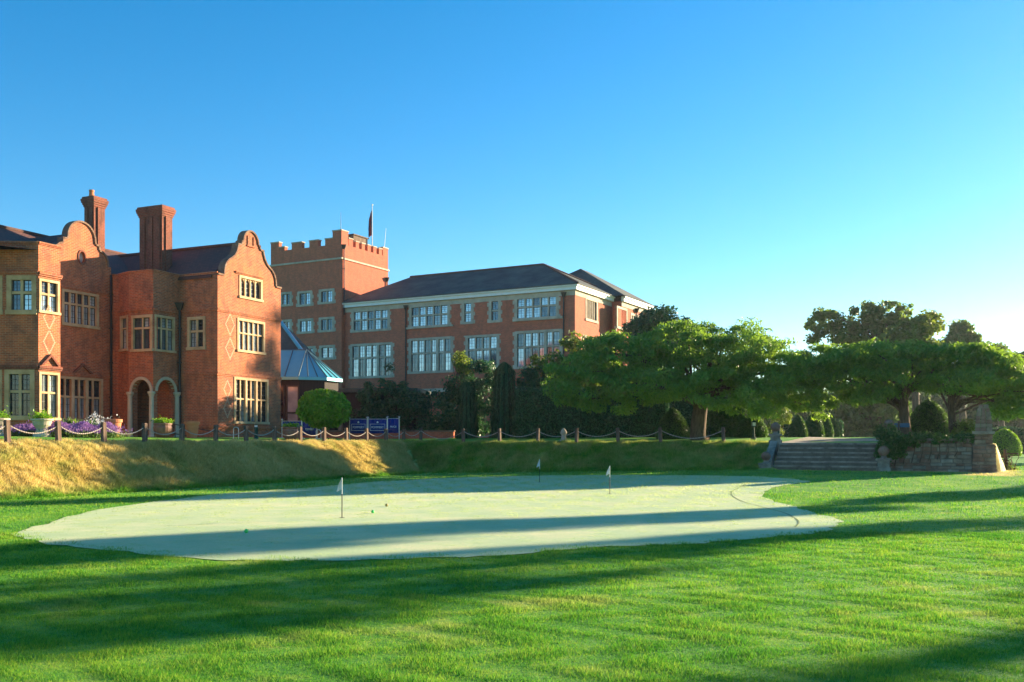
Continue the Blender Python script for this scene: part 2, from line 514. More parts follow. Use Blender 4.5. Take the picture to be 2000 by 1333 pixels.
def grass_material(name, blades):
    m, t, p, N, L = new_mat(name)
    tc = N('ShaderNodeTexCoord')
    a = N('ShaderNodeAttribute'); a.attribute_name = 'dry'
    n1 = N('ShaderNodeTexNoise'); n1.inputs['Scale'].default_value = 0.55; n1.inputs['Detail'].default_value = 5; n1.inputs['Roughness'].default_value = 0.6
    n2 = N('ShaderNodeTexNoise'); n2.inputs['Scale'].default_value = 5.0; n2.inputs['Detail'].default_value = 5; n2.inputs['Roughness'].default_value = 0.7
    L(tc.outputs['Object'], n1.inputs['Vector']); L(tc.outputs['Object'], n2.inputs['Vector'])
    g = ramp(t, [(0.30, (0.040, 0.19, 0.018)), (0.5, (0.11, 0.34, 0.024)), (0.68, (0.32, 0.46, 0.045))])
    mixn = N('ShaderNodeMath'); mixn.operation = 'MULTIPLY_ADD'; mixn.inputs[1].default_value = 0.45
    m1 = N('ShaderNodeMath'); m1.operation = 'MULTIPLY'; m1.inputs[1].default_value = 0.55
    L(n1.outputs['Fac'], m1.inputs[0]); L(n2.outputs['Fac'], mixn.inputs[0]); L(m1.outputs[0], mixn.inputs[2])
    src = mixn.outputs[0]
    if blades:
        rn = N('ShaderNodeAttribute'); rn.attribute_name = 'rnd'
        ad = N('ShaderNodeMath'); ad.operation = 'MULTIPLY_ADD'; ad.inputs[1].default_value = 0.30
        sb = N('ShaderNodeMath'); sb.operation = 'SUBTRACT'; sb.inputs[1].default_value = 0.15
        L(rn.outputs['Fac'], ad.inputs[0]); L(src, sb.inputs[0]); L(sb.outputs[0], ad.inputs[2])
        src = ad.outputs[0]
    L(src, g.inputs[0])
    d = ramp(t, [(0.3, (0.40, 0.32, 0.08)), (0.5, (0.70, 0.54, 0.17)), (0.68, (0.80, 0.67, 0.30))])
    L(src, d.inputs[0])
    # dry amount: attribute plus noise patches
    nd = N('ShaderNodeTexNoise'); nd.inputs['Scale'].default_value = 0.9; nd.inputs['Detail'].default_value = 6; nd.inputs['Roughness'].default_value = 0.65
    mpd = N('ShaderNodeMapping'); mpd.inputs['Location'].default_value = (11, 5, 2); L(tc.outputs['Object'], mpd.inputs[0]); L(mpd.outputs[0], nd.inputs['Vector'])
    s1 = N('ShaderNodeMath'); s1.operation = 'SUBTRACT'; s1.inputs[1].default_value = 0.5; L(nd.outputs['Fac'], s1.inputs[0])
    s2 = N('ShaderNodeMath'); s2.operation = 'MULTIPLY_ADD'; s2.inputs[1].default_value = 1.6; L(s1.outputs[0], s2.inputs[0]); L(a.outputs['Fac'], s2.inputs[2])
    s3 = ramp(t, [(0.10, (0, 0, 0)), (0.80, (1, 1, 1))]); L(s2.outputs[0], s3.inputs[0])
    mx = N('ShaderNodeMix'); mx.data_type = 'RGBA'
    L(s3.outputs[0], mx.inputs[0]); L(g.outputs[0], mx.inputs[6]); L(d.outputs[0], mx.inputs[7])
    L(mx.outputs[2], p.inputs['Base Color'])
    p.inputs['Roughness'].default_value = 0.7
    p.inputs['Specular IOR Level'].default_value = 0.25
    if blades:
        tr = N('ShaderNodeBsdfTranslucent'); L(mx.outputs[2], tr.inputs['Color'])
        sh = N('ShaderNodeMixShader'); sh.inputs[0].default_value = 0.5
        L(p.outputs[0], sh.inputs[1]); L(tr.outputs[0], sh.inputs[2])
        L(sh.outputs[0], t.nodes['Material Output'].inputs['Surface'])
    else:
        b = N('ShaderNodeBump'); b.inputs['Strength'].default_value = 0.8; b.inputs['Distance'].default_value = 0.06
        n3 = N('ShaderNodeTexNoise'); n3.inputs['Scale'].default_value = 14; n3.inputs['Detail'].default_value = 6; n3.inputs['Roughness'].default_value = 0.8
        L(tc.outputs['Object'], n3.inputs['Vector']); L(n3.outputs['Fac'], b.inputs['Height']); L(b.outputs[0], p.inputs['Normal'])
    return m

M['lawn'] = grass_material('lawn_grass_ground', False)
M['blades'] = grass_material('lawn_grass_blade', True)
me = np_mesh('ground', gv, gf, M['lawn'], [('dry', dryness(gv[:, 0], gv[:, 1]), 'POINT')], True)
gr = bpy.data.objects.new('ground', me); COL.objects.link(gr)
tag(gr, None, None, kind='structure')

# putting green, a low mown sheet draped on the lawn
G_OUT = [(28, 1047), (70, 1030), (150, 1006), (280, 984), (430, 966), (600, 954), (720, 943), (860, 935), (1000, 931), (1200, 929), (1400, 930), (1530, 935),
         (1580, 941), (1545, 947), (1505, 955), (1490, 966), (1515, 981), (1575, 998), (1625, 1012), (1641, 1023), (1622, 1035), (1560, 1046), (1400, 1060),
         (1250, 1067), (1100, 1075), (940, 1089), (800, 1092), (620, 1097), (480, 1096), (300, 1086), (150, 1070), (60, 1056)]
def drop(px, py):
    k = (px - 1000) / FPX; e = (HOR - py) / FPX
    Y = EYE / -e
    for _ in range(40):
        Y = 0.5 * Y + 0.5 * (EYE - float(ground(k * Y, Y))) / -e
    return (k * Y, Y)
def catmull(pts, n):
    out = []
    m = len(pts)
    for i in range(m):
        p0, p1, p2, p3 = (np.array(pts[(i + j) % m]) for j in (-1, 0, 1, 2))
        for k in range(n):
            t = k / n
            out.append(0.5 * (2 * p1 + (p2 - p0) * t + (2 * p0 - 5 * p1 + 4 * p2 - p3) * t * t + (3 * p1 - p0 - 3 * p2 + p3) * t ** 3))
    return np.array(out)
g_poly = catmull([drop(*q) for q in G_OUT], 5)
# slightly ragged mown edge
ang = np.arange(len(g_poly))
g_cent = np.array(drop(860, 1000))
g_poly = g_cent + (g_poly - g_cent) * (1 + 0.006 * np.sin(ang * 1.7) + 0.007 * np.sin(ang * 0.63) + 0.004 * np.sin(ang * 2.9))[:, None]
rings = 26
gvv, gff = [], []
n_ = len(g_poly)
for k in range(rings + 1):
    q = g_cent + (g_poly - g_cent) * (k / rings)
    z = ground(q[:, 0], q[:, 1]) + 0.012
    gvv.append(np.stack([q[:, 0], q[:, 1], z], 1))
gvv = np.concatenate(gvv)
for k in range(rings):
    i0 = np.arange(n_) + k * n_; i1 = (np.arange(n_) + 1) % n_ + k * n_
    gff.append(np.stack([i0, i0 + n_, i1 + n_, i1], 1))
gff = np.concatenate(gff)
m, t, p, N, L = new_mat('mown_dewy_green')
tc = N('ShaderNodeTexCoord')
n1 = N('ShaderNodeTexNoise'); n1.inputs['Scale'].default_value = 0.5; n1.inputs['Detail'].default_value = 8; n1.inputs['Roughness'].default_value = 0.7
n2 = N('ShaderNodeTexNoise'); n2.inputs['Scale'].default_value = 26; n2.inputs['Detail'].default_value = 4; n2.inputs['Roughness'].default_value = 0.8
L(tc.outputs['Object'], n1.inputs['Vector']); L(tc.outputs['Object'], n2.inputs['Vector'])
r1 = ramp(t, [(0.38, (0.19, 0.38, 0.10)), (0.50, (0.31, 0.46, 0.14)), (0.62, (0.54, 0.54, 0.21))])
mm = N('ShaderNodeMath'); mm.operation = 'MULTIPLY_ADD'; mm.inputs[1].default_value = 0.35
m1 = N('ShaderNodeMath'); m1.operation = 'MULTIPLY'; m1.inputs[1].default_value = 0.65
L(n1.outputs['Fac'], m1.inputs[0]); L(n2.outputs['Fac'], mm.inputs[0]); L(m1.outputs[0], mm.inputs[2]); L(mm.outputs[0], r1.inputs[0])
L(r1.outputs[0], p.inputs['Base Color'])
p.inputs['Roughness'].default_value = 0.6
p.inputs['Sheen Weight'].default_value = 0.2
p.inputs['Sheen Roughness'].default_value = 0.4
b = N('ShaderNodeBump'); b.inputs['Strength'].default_value = 0.7; b.inputs['Distance'].default_value = 0.02
L(n2.outputs['Fac'], b.inputs['Height']); L(b.outputs[0], p.inputs['Normal'])
M['green'] = m
me = np_mesh('putting_green', gvv, gff, M['green'], None, True)
go = bpy.data.objects.new('putting_green', me); COL.objects.link(go)
tag(go, None, None, kind='structure')
# the dark cut line of the older collar on the right of the green
cl = [drop(*q) for q in [(1478, 946), (1440, 956), (1428, 966), (1448, 980), (1490, 992), (1530, 1003), (1553, 1014), (1560, 1023), (1552, 1032)]]
cl = catmull(cl + cl[-1:], 6)[:len(cl) * 6 - 6]
mb = MB()
for i in range(len(cl) - 1):
    d = cl[i + 1] - cl[i]
    if np.hypot(*d) < 1e-4: continue
    nn = np.array([-d[1], d[0]]) / np.hypot(*d) * 0.013
    z0 = float(ground(*cl[i])) + 0.018; z1 = float(ground(*cl[i + 1])) + 0.018
    mb.quad((*(cl[i] + nn), z0), (*(cl[i] - nn), z0), (*(cl[i + 1] - nn), z1), (*(cl[i + 1] + nn), z1))
mb.build('collar_line', nmat('cut_line', [(0.09, 0.16, 0.05), (0.15, 0.22, 0.07)], 9, 0.95), go)

# gravel path behind the steps
mb = MB()
sm_ = (ST0 + ST1) / 2
vdir = (-PLR.n[0], -PLR.n[1])
for k in range(24):
    b0, b1 = -0.3 - k * 1.0, -1.3 - k * 1.0
    q = [PLR.w(ST0 - 0.2 - k * .02, -(-b0), 0), PLR.w(ST1 + 0.2, b0, 0), PLR.w(ST1 + 0.2, b1, 0), PLR.w(ST0 - 0.2, b1, 0)]
    q[0] = PLR.w(ST0 - 0.2, b0, 0)
    mb.quad(*[(c[0], c[1], float(ground(c[0], c[1])) + 0.02) for c in q])
tag(mb.build('gravel_path', M['gravel']), None, None, kind='structure')

# ------------------------------------------------------------------ window builder
def grow(r, e): return (r[0] - e, r[1] + e, r[2] - e, r[3] + e)

def window(root, pl, r, cols, rows=(0.45,), smat=None, gmat=None, sur=0.13, mul=0.07, grid=(2, 3), groups=None, quoin=False, hood=False, n=0.0, arched=False):
    """r = lights rectangle (s0,s1,z0,z1); wall hole must be grow(r, sur)"""
    s0, s1, z0, z1 = r
    smat = smat or M['stone']; gmat = gmat or M['glass']
    mb = MB()
    pr = n + 0.035
    fbox(mb, pl, s0 - sur, s0, n - 0.2, pr, z0, z1)
    fbox(mb, pl, s1, s1 + sur, n - 0.2, pr, z0, z1)
    fbox(mb, pl, s0 - sur, s1 + sur, n - 0.2, pr + 0.003, z1, z1 + sur)
    fbox(mb, pl, s0 - sur - 0.04, s1 + sur + 0.04, n - 0.2, pr + 0.05, z0 - sur, z0)
    if hood:
        fbox(mb, pl, s0 - sur - 0.08, s1 + sur + 0.08, n + 0.001, n + 0.11, z1 + sur, z1 + sur + 0.09)
    if quoin:
        k = 0; z = z0 - sur + 0.02
        while z < z1 + sur - 0.1:
            e = 0.20 if k % 2 == 0 else 0.07
            h = min(0.32, z1 + sur - z)
            fbox(mb, pl, s0 - sur - e, s0 - sur, n + 0.001, pr - 0.006, z, z + h)
            fbox(mb, pl, s1 + sur, s1 + sur + e, n + 0.001, pr - 0.006, z, z + h)
            z += 0.34; k += 1
    zt = [z1 - f * (z1 - z0) for f in rows]
    edges = [z1] + zt + [z0]
    cw = (s1 - s0) / cols
    for c in range(1, cols):
        mw = mul * (1.9 if groups and c in groups else 1.0)
        fbox(mb, pl, s0 + c * cw - mw / 2, s0 + c * cw + mw / 2, n - 0.17, n - 0.03 if not groups or c not in groups else n + 0.02, z0, z1)
    for z in zt:
        for c in range(cols):
            fbox(mb, pl, s0 + c * cw + (mul / 2 if c else 0), s0 + (c + 1) * cw - (mul / 2 if c < cols - 1 else 0), n - 0.165, n - 0.035, z - mul / 2, z + mul / 2)
    wo_ = mb.build('window', smat, root)
    bars = MB()
    for c in range(cols):
        for k in range(len(edges) - 1):
            a0 = s0 + c * cw + (mul / 2 if c else 0); a1 = s0 + (c + 1) * cw - (mul / 2 if c < cols - 1 else 0)
            t1 = edges[k] - (mul / 2 if k else 0); t0 = edges[k + 1] + (mul / 2 if k < len(edges) - 2 else 0)
            g = MB(); fbox(g, pl, a0 + .002, a1 - .002, n - 0.14, n - 0.125, t0 + .002, t1 - .002)
            ctr = pl.w((a0 + a1) / 2, n - 0.13, (t0 + t1) / 2)
            pane(g, gmat, wo_, ctr)
            fw = 0.03
            for q in ((a0, a0 + fw, t0, t1), (a1 - fw, a1, t0, t1), (a0 + fw, a1 - fw, t0, t0 + fw), (a0 + fw, a1 - fw, t1 - fw, t1)):
                fbox(bars, pl, q[0], q[1], n - 0.124, n - 0.09, q[2], q[3])
            gc, grow_ = grid
            for i in range(1, gc):
                x = a0 + (a1 - a0) * i / gc
                fbox(bars, pl, x - .009, x + .009, n - 0.124, n - 0.105, t0 + fw, t1 - fw)
            nr = max(1, round((t1 - t0) / 0.33)) if grow_ is None else grow_
            for i in range(1, nr):
                z = t0 + (t1 - t0) * i / nr
                fbox(bars, pl, a0 + fw, a1 - fw, n - 0.123, n - 0.106, z - .009, z + .009)
            if arched:
                w_ = a1 - a0          # small blocks that round the head of each light
                for sgn in (0, 1):
                    xa = a0 if sgn == 0 else a1
                    d_ = 1 if sgn == 0 else -1
                    for i, (ww, hh) in enumerate(((0.42, .05), (0.26, .10), (0.13, .17), (0.05, .25))):
                        lo, hi = sorted((xa, xa + d_ * ww * w_))
                        fbox(mbx := MB(), pl, lo, hi, n - 0.12, n - 0.05 - .002 * i, t1 - hh, t1 - (0 if i == 0 else (.05, .10, .17)[i - 1]))
                        arch_acc.append(mbx)
    if arched and arch_acc:
        tot = MB()
        for q in arch_acc:
            b0 = len(tot.v); tot.v += q.v; tot.f += [tuple(b0 + i for i in f) for f in q.f]
        arch_acc.clear()
        tot.build('arched_head', smat, wo_)
    bars.build('glazing_bars', M['lead'], wo_, uv=False)
    return wo_
arch_acc = []

def pane(g, gmat, wo_, ctr):
    off = offset_of(wo_)
    me = bpy.data.meshes.new('pane')
    me.from_pydata([(p[0] - ctr[0], p[1] - ctr[1], p[2] - ctr[2]) for p in g.v], [], g.f)
    me.update(); me.materials.append(gmat)
    o = bpy.data.objects.new('pane', me); COL.objects.link(o)
    o.parent = wo_; o.location = Vector(ctr) - off
    return o

def pq_frame(C, ang):
    u = (math.cos(ang), -math.sin(ang)); v = (math.sin(ang), math.cos(ang))
    pos = lambda p, q: (C[0] + u[0] * p + v[0] * q, C[1] + u[1] * p + v[1] * q)
    V = lambda p: Plane(pos(p, 0), v)
    U = lambda q: Plane(pos(0, q), u)
    return u, v, pos, V, U

def coping(mb, pl, prof, n0=-0.36, n1=0.07, th=0.09):
    for (a, b), (c, d) in zip(prof[:-1], prof[1:]):
        l = math.hypot(c - a, d - b)
        if l < 1e-4: continue
        nx, nz = -(d - b) / l * th, (c - a) / l * th
        e = 0.012
        ex, ez = (c - a) / l * e, (d - b) / l * e
        mb.hexa([pl.w(a - ex, n1, b - ez), pl.w(c + ex, n1, d + ez), pl.w(c + ex, n0, d + ez), pl.w(a - ex, n0, b - ez),
                 pl.w(a - ex + nx, n1, b - ez + nz), pl.w(c + ex + nx, n1, d + ez + nz), pl.w(c + ex + nx, n0, d + ez + nz), pl.w(a - ex + nx, n0, b - ez + nz)])

def gable_roof(mb, pos, p0, p1, qa, qb, ze, zr, over=0.1, th=0.12):
    qm = (qa + qb) / 2
    for q in (qa - over, qb + over):
        a, b = pos(p0, q), pos(p1, q); c, d = pos(p1, qm), pos(p0, qm)
        zz = ze - over * (zr - ze) / (qb - qm)
        pts = [(*a, zz), (*b, zz), (*c, zr), (*d, zr)]
        if q > qm: pts = pts[::-1]
        lowp = [(x, y, z - th) for x, y, z in pts]
        mb.hexa(lowp + pts)

GB = 1.0     # walls start below the terrace
# ------------------------------------------------------------------ mansion
C0 = (-15.13, 50.0)
u, v, pos, V, U = pq_frame(C0, A24)
man = empty('brick_mansion', (*pos(-6, 2), 1.6), 'red brick mansion with curved gables, ochre stone windows and tall chimneys', 'mansion')
ZS, ZE = 8.26, 10.16
wv = V(0.0)
Wq = 5.2
def mirror(half, c, base):
    return [(c + s, base + h) for s, h in half] + [(c - s, base + h) for s, h in half[::-1]]
def dome(r, h0, n=9):
    return [(r * math.cos(math.pi / 2 * k / n), h0 + r * math.sin(math.pi / 2 * k / n)) for k in range(n + 1)]
half1 = [(2.6, 0), (2.18, 0.0), (2.17, .16), (2.12, .42), (2.0, .66), (1.82, .84), (1.58, .98), (1.36, 1.14), (1.2, 1.36), (1.1, 1.62), (1.07, 1.80), (0.80, 1.82), (0.78, 2.0)] + dome(0.66, 2.02)
top1 = mirror(half1, 2.6, ZE)
w1 = wv.rect((470, 509, 547, 582)); w2 = wv.rect((466, 514, 630, 686)); w3 = wv.rect((460, 521, 744, 824))
mb = MB()
hl = [rect_poly(*grow(r, .13)) for r in (w1, w2, w3)]
facade(mb, wv, [(0, GB), (Wq, GB)] + top1, hl)
mb.build('wall', M['brick'], man)
mb = MB(); facade(mb, wv, [(0, ZE - 0.4), (Wq, ZE - 0.4)] + top1, (), n=-0.34, flip=True); mb.build('gable_back', M['brick'], man)
mb = MB(); coping(mb, wv, top1); mb.build('gable_coping', M['rubble2'], man)
# niche on the gable top
mb = MB(); fbox(mb, wv, 2.6 - .33, 2.6 + .33, .001, .06, ZE + 1.78, ZE + 1.86); fbox(mb, wv, 2.6 - .28, 2.6 - .2, .001, .05, ZE + 1.86, ZE + 2.35); fbox(mb, wv, 2.6 + .2, 2.6 + .28, .001, .05, ZE + 1.86, ZE + 2.35)
mb.build('gable_niche', M['brick'], man)
window(man, wv, w1, 4, (), grid=(1, 4), sur=.13, arched=True, gmat=M['glass3'], mul=.08)
window(man, wv, w2, 5, (0.42,), grid=(2, 3), hood=False)
window(man, wv, w3, 6, (0.46,), grid=(2, 4), groups=(2, 4), gmat=M['glass3'])
def strip(pl, s0, s1, z, h=.12, n=.07, name='string_course', mat=None, par=None):
    mb = MB(); fbox(mb, pl, s0, s1, -.02, n, z, z + h); fbox(mb, pl, s0, s1, -.02, n * .55, z - h * .7, z)
    return mb.build(name, mat or M['brick'], par or man)
strip(wv, -.07, Wq, ZS, .1)
strip(wv, -.07, Wq, 4.97)
strip(wv, -.09, Wq, 2.2, .09, .09)
strip(wv, 1.35, 3.6, w1[3] + .22, .07, .09)
# wing front wall, towards the steps of the porch
wu = U(0.0)
w4 = wu.rect((371, 397, 625, 678))
mb = MB(); facade(mb, wu, rect_poly(-2.55, 0, GB, ZE), [rect_poly(*grow(w4, .16))]); mb.build('wall', M['brick'], man)
window(man, wu, w4, 2, (0.42,), sur=.16, mul=.11, gmat=M['glass3'])
strip(wu, -2.55, -.001, ZS, .1); strip(wu, -2.55, -.001, 4.97); strip(wu, -2.55, -.001, 2.2, .09, .09)
strip(wu, -2.55, -.001, ZE, .07, .05)
# far wing wall and wing roof
mb = MB(); wf = U(Wq); facade(mb, wf, rect_poly(-9, 0, GB, ZE), (), flip=True); mb.build('wall', M['brick'], man)
mb = MB(); gable_roof(mb, pos, -9.5, -.35, 0, Wq, ZE - .05, 12.15); rf1 = mb.build('roof', M['tile'], man)
mb = MB(); mb.tube([(*pos(-9.5, 2.6), 12.18), (*pos(-.3, 2.6), 12.18)], .1, 6); mb.build('ridge_tiles', M['tile'], rf1)

# porch: canted block in the inner corner
PRQ = -1.84
pc = U(PRQ); prt = V(-2.55)
A_ = (-4.2, PRQ); B_ = (-5.35, -1.40)
dl = (pos(*A_)[0] - pos(*B_)[0], pos(*A_)[1] - pos(*B_)[1]); ln = math.hypot(*dl)
plf = Plane(pos(*B_), (dl[0] / ln, dl[1] / ln))
pll = U(-1.40)
ZP = 10.15
c_r = pc.rect((261, 295, 621, 682)); r_r = prt.rect((305, 338, 622, 684)); l_r = plf.rect((237, 248, 622, 682))
za_c, za_r = 4.02, 4.05
def inside(r, a, b): return (max(r[0], a), min(r[1], b), r[2], r[3])
c_r = inside(c_r, -4.2 + .17, -2.55 - .17); r_r = inside(r_r, PRQ + .15, -.15); l_r = inside(l_r, .15, ln - .15)
ca0, ca1 = pc.s_at(258), pc.s_at(295)
ra0, ra1 = prt.s_at(307), prt.s_at(341)
ca0, ca1 = max(ca0, -4.2 + .14), min(ca1, -2.55 - .17); ra0, ra1 = max(ra0, PRQ + .17), min(ra1, -.26)
mb = MB()
facade(mb, pc, rect_poly(-4.2, -2.55, GB, ZP), [rect_poly(*grow(c_r, .14)), arch_poly(ca0, ca1, GB + .02, za_c)], depth=.35)
facade(mb, prt, rect_poly(PRQ, 0, GB, ZP), [rect_poly(*grow(r_r, .12)), arch_poly(ra0, ra1, GB + .02, za_r)], depth=.35)
facade(mb, plf, rect_poly(0, ln, GB, ZP), [rect_poly(*grow(l_r, .12))])
facade(mb, pll, rect_poly(-5.87, -5.35, GB, ZP), ())
mb.build('porch_wall', M['brick'], man)
mb = MB(); mb.quad(*[(*pos(p, q), ZP - .25) for p, q in ((-5.87, -1.4), B_, A_, (-2.55, PRQ), (-2.55, .6), (-5.87, .6))]); mb.build('porch_roof', M['slate'], man)
# dim brick interior of the porch
mb = MB()
mb.quad(*[(*pos(p, q), z) for p, q, z in ((-5.3, -.12, GB), (-2.7, -.12, GB), (-2.7, -.12, 5.4), (-5.3, -.12, 5.4))])
mb.quad(*[(*pos(p, q), z) for p, q, z in ((-5.3, -1.3, GB), (-5.3, -.12, GB), (-5.3, -.12, 5.4), (-5.3, -1.3, 5.4))])
mb.quad(*[(*pos(p, q), 5.4) for p, q in ((-5.3, -1.5), (-2.6, -1.8), (-2.6, -.1), (-5.3, -.1))])
mb.build('porch_inner_wall', M['brick'], man)
window(man, pc, c_r, 2, (0.33,), sur=.14, mul=.1)
window(man, prt, r_r, 3, (0.33,), sur=.12, mul=.09)
window(man, plf, l_r, 1, (0.33,), sur=.12)
def arch_ring(pl, s0, s1, zs, wd=.15, n1=.05, name='arch_stone'):
    mb = MB(); r0 = (s1 - s0) / 2; c = (s0 + s1) / 2; k_ = 11
    for k in range(k_):
        a, b = math.pi * k / k_ + .008, math.pi * (k + 1) / k_ - .008
        pts = [(c + math.cos(a) * r0, zs + math.sin(a) * r0), (c + math.cos(a) * (r0 + wd), zs + math.sin(a) * (r0 + wd)),
               (c + math.cos(b) * (r0 + wd), zs + math.sin(b) * (r0 + wd)), (c + math.cos(b) * r0, zs + math.sin(b) * r0)]
        mb.hexa([pl.w(s, -.2, z) for s, z in pts] + [pl.w(s, n1, z) for s, z in pts])
    return mb.build(name, M['cream'], man)
arch_ring(pc, ca0, ca1, za_c); arch_ring(prt, ra0, ra1, za_r)
def column(pl, s, z1):
    c = pl.w(s, .05, 0)
    mb = MB()
    mb.lathe([(.17, 1.55), (.17, 1.75), (.13, 1.82), (.125, 2.6), (.115, z1 - .25), (.14, z1 - .22), (.14, z1 - .16), (.19, z1 - .1), (.19, z1)], 14, (c[0], c[1], 0))
    mb.build('column', M['cream'], man, smooth=False)
column(pc, ca0 - .1, za_c); column(pc, (ca1 + -2.55) / 2 + .02, za_c); column(prt, ra1 + .12, za_r)
for pl, a, b in ((pc, -4.2, -2.55), (prt, PRQ, -.0), (plf, 0, ln), (pll, -5.87, -5.35)):
    strip(pl, a, b, 8.18, .09, .08); strip(pl, a, b, ZP, .08, .06)
strip(prt, PRQ, 0, 6.05, .05, .05); strip(pc, -4.2, -2.55, 6.05, .05, .05)

# second gable and the long body behind it
g2 = V(-5.87)
half2 = [(2.3, -.1), (1.75, -.1), (1.72, .18), (1.6, .45), (1.38, .62), (1.18, .68), (1.16, .92), (.93, .94)] + dome(0.90, 1.05)
GC2 = g2.s_at(159)
ZG = 10.72
prof2 = mirror(half2, GC2, ZG)
x1 = g2.rect((125, 188, 575, 634)); x2 = g2.rect((114, 196, 742, 818))
ov_c = (g2.s_at(160), g2.z_at(160, 503)); ov = [(ov_c[0] + .2 * math.cos(2 * math.pi * k / 14), ov_c[1] + .29 * math.sin(2 * math.pi * k / 14)) for k in range(14)]
mb = MB()
QN, QF = -15.0, -1.40
facade(mb, g2, [(QN, GB), (QF, GB), (QF, ZG - .1)] + [q for q in prof2 if QN < q[0] < QF - .02] + [(QN, ZG - .1)], [rect_poly(*grow(x1, .15)), rect_poly(*grow(x2, .15)), ov])
mb.build('wall', M['brick'], man)
mb = MB(); facade(mb, g2, [(GC2 - 2.2, ZG - .5), (min(GC2 + 2.2, QF), ZG - .5)] + [q for q in prof2 if q[0] < QF], (), n=-.34, flip=True); mb.build('gable_back', M['brick'], man)
mb = MB(); coping(mb, g2, [q for q in prof2 if q[0] < QF + .3]); mb.build('gable_coping', M['rubble2'], man)
window(man, g2, x1, 5, (0.36,), sur=.15, mul=.1)
window(man, g2, x2, 6, (0.45,), sur=.15, mul=.1, groups=(2, 4), gmat=M['glass3'])
mb = MB(); r_ = MB()
facade(mb, g2, [(ov_c[0] + .2 * math.cos(2 * math.pi * k / 14), ov_c[1] + .29 * math.sin(2 * math.pi * k / 14)) for k in range(14)], (), n=-.15)
ow = mb.build('oval_window', M['glass'], man)
for k in range(14):
    a, b = 2 * math.pi * k / 14, 2 * math.pi * (k + 1) / 14
    pts = [(ov_c[0] + f * .2 * math.cos(t_), ov_c[1] + f * .29 * math.sin(t_)) for f, t_ in ((1, a), (1.35, a), (1.35, b), (1, b))]
    r_.hexa([g2.w(s, -.1, z) for s, z in pts] + [g2.w(s, .04, z) for s, z in pts])
r_.build('oval_surround', M['brick3'], ow)
strip(g2, QN, QF, x1[3] + .2, .1, .08); strip(g2, QN, QF, x2[3] + .2, .12, .1)
def pediment(pl, c, wd, z, h, name='pediment'):
    mb = MB()
    for sg in (-1, 1):
        pts = [(c + sg * wd, z), (c + sg * (wd - .14), z), (c, z + h - .13), (c, z + h)]
        if sg < 0: pts = pts[::-1]
        mb.hexa([pl.w(s, .002, zz) for s, zz in pts] + [pl.w(s, .13, zz) for s, zz in pts])
    mb.build(name, M['brick3'], man)
pediment(g2, g2.s_at(160), .62, x2[3] + .33, .5)
mb = MB(); gable_roof(mb, pos, -9.8, -6.21, GC2 - 1.7, GC2 + 1.7, ZG - .15, 12.1); mb.build('cross_roof', M['tile'], man)
# long body roof, ridge running along the house
mb = MB()
for p0, p1 in ((-6.0, -9.8), (-13.6, -9.8)):
    pts = [(*pos(p0, -16), 10.35), (*pos(p0, 9), 10.35), (*pos(p1, 9), 12.4), (*pos(p1, -16), 12.4)]
    if p0 < p1: pts = pts[::-1]
    mb.hexa([(x, y, z - .12) for x, y, z in pts] + pts)
mr = mb.build('roof', M['tile'], man)
mb = MB(); mb.tube([(*pos(-9.8, -16), 12.43), (*pos(-9.8, 9), 12.43)], .1, 6); mb.build('ridge_tiles', M['tile'], mr)
mb = MB(); back = V(-13.6); facade(mb, back, rect_poly(-16, 9, GB, 10.35), (), flip=True)
fe = U(9.0); facade(mb, fe, [(-13.6, GB), (-6, GB), (-6, 10.35), (-9.8, 12.3), (-13.6, 10.35)], (), flip=True)
fb = V(-6.0); facade(mb, fb, rect_poly(5.2, 9, GB, 10.35), ())
ne = U(-15.0); facade(mb, ne, [(-13.6, GB), (-5.87, GB), (-5.87, 10.35), (-9.8, 12.3), (-13.6, 10.35)], ())
mb.build('wall', M['brick'], man)

# bay window tower in front of the second gable
bl = V(-3.0)
q0, q1 = bl.s_at(75), bl.s_at(118)
b_corner = bl.w(q0, 0, 0)[:2]
fd = (math.cos(R(2)), math.sin(R(2)))
bf = Plane(b_corner, fd)
FW = 3.3
ZB = 10.38
y1 = bl.rect((81, 112, 552, 609)); y2 = bl.rect((75.5, 107, 732, 816))
y2 = (q0 + .14, y1[1], y2[2], y2[3]); y1 = (q0 + .14, y1[1], y1[2], y1[3])
f1 = bf.rect((22, 62, 547, 606)); f2 = bf.rect((18, 59, 731, 812)); f3 = bf.rect((-48, -4, 547, 606)); f4 = bf.rect((-50, -5, 731, 812))
mb = MB()
facade(mb, bl, rect_poly(q0, q1, GB, ZB), [rect_poly(*grow(r, .11)) for r in (y1, y2)])
facade(mb, bf, rect_poly(-FW, 0, GB, ZB), [rect_poly(*grow(r, .2)) for r in (f1, f2, f3, f4)])
e1 = bl.w(q1, 0, 0); e2 = pos(-5.87, q1 + .9); e3 = bf.w(-FW, 0, 0); e4 = pos(-5.87, -13.5)
mb.quad((e1[0], e1[1], GB), (*e2, GB), (*e2, ZB), (e1[0], e1[1], ZB))
mb.quad((*e4, GB), (e3[0], e3[1], GB), (e3[0], e3[1], ZB), (*e4, ZB))
mb.build('bay_wall', M['brick'], man)
mb = MB(); mb.quad((e1[0], e1[1], ZB - .3), (*e2, ZB - .3), (*e4, ZB - .3), (e3[0], e3[1], ZB - .3), (*b_corner, ZB - .3)); mb.build('bay_roof', M['slate'], man)
for r in (y1, y2): window(man, bl, r, 2, (0.42,), sur=.11, mul=.09, gmat=M['glass'] if r is y1 else M['glass3'])
for r in (f1, f2, f3, f4): window(man, bf, r, 2, (0.42,), sur=.2, mul=.12, gmat=M['glass'] if r in (f1, f3) else M['glass3'])
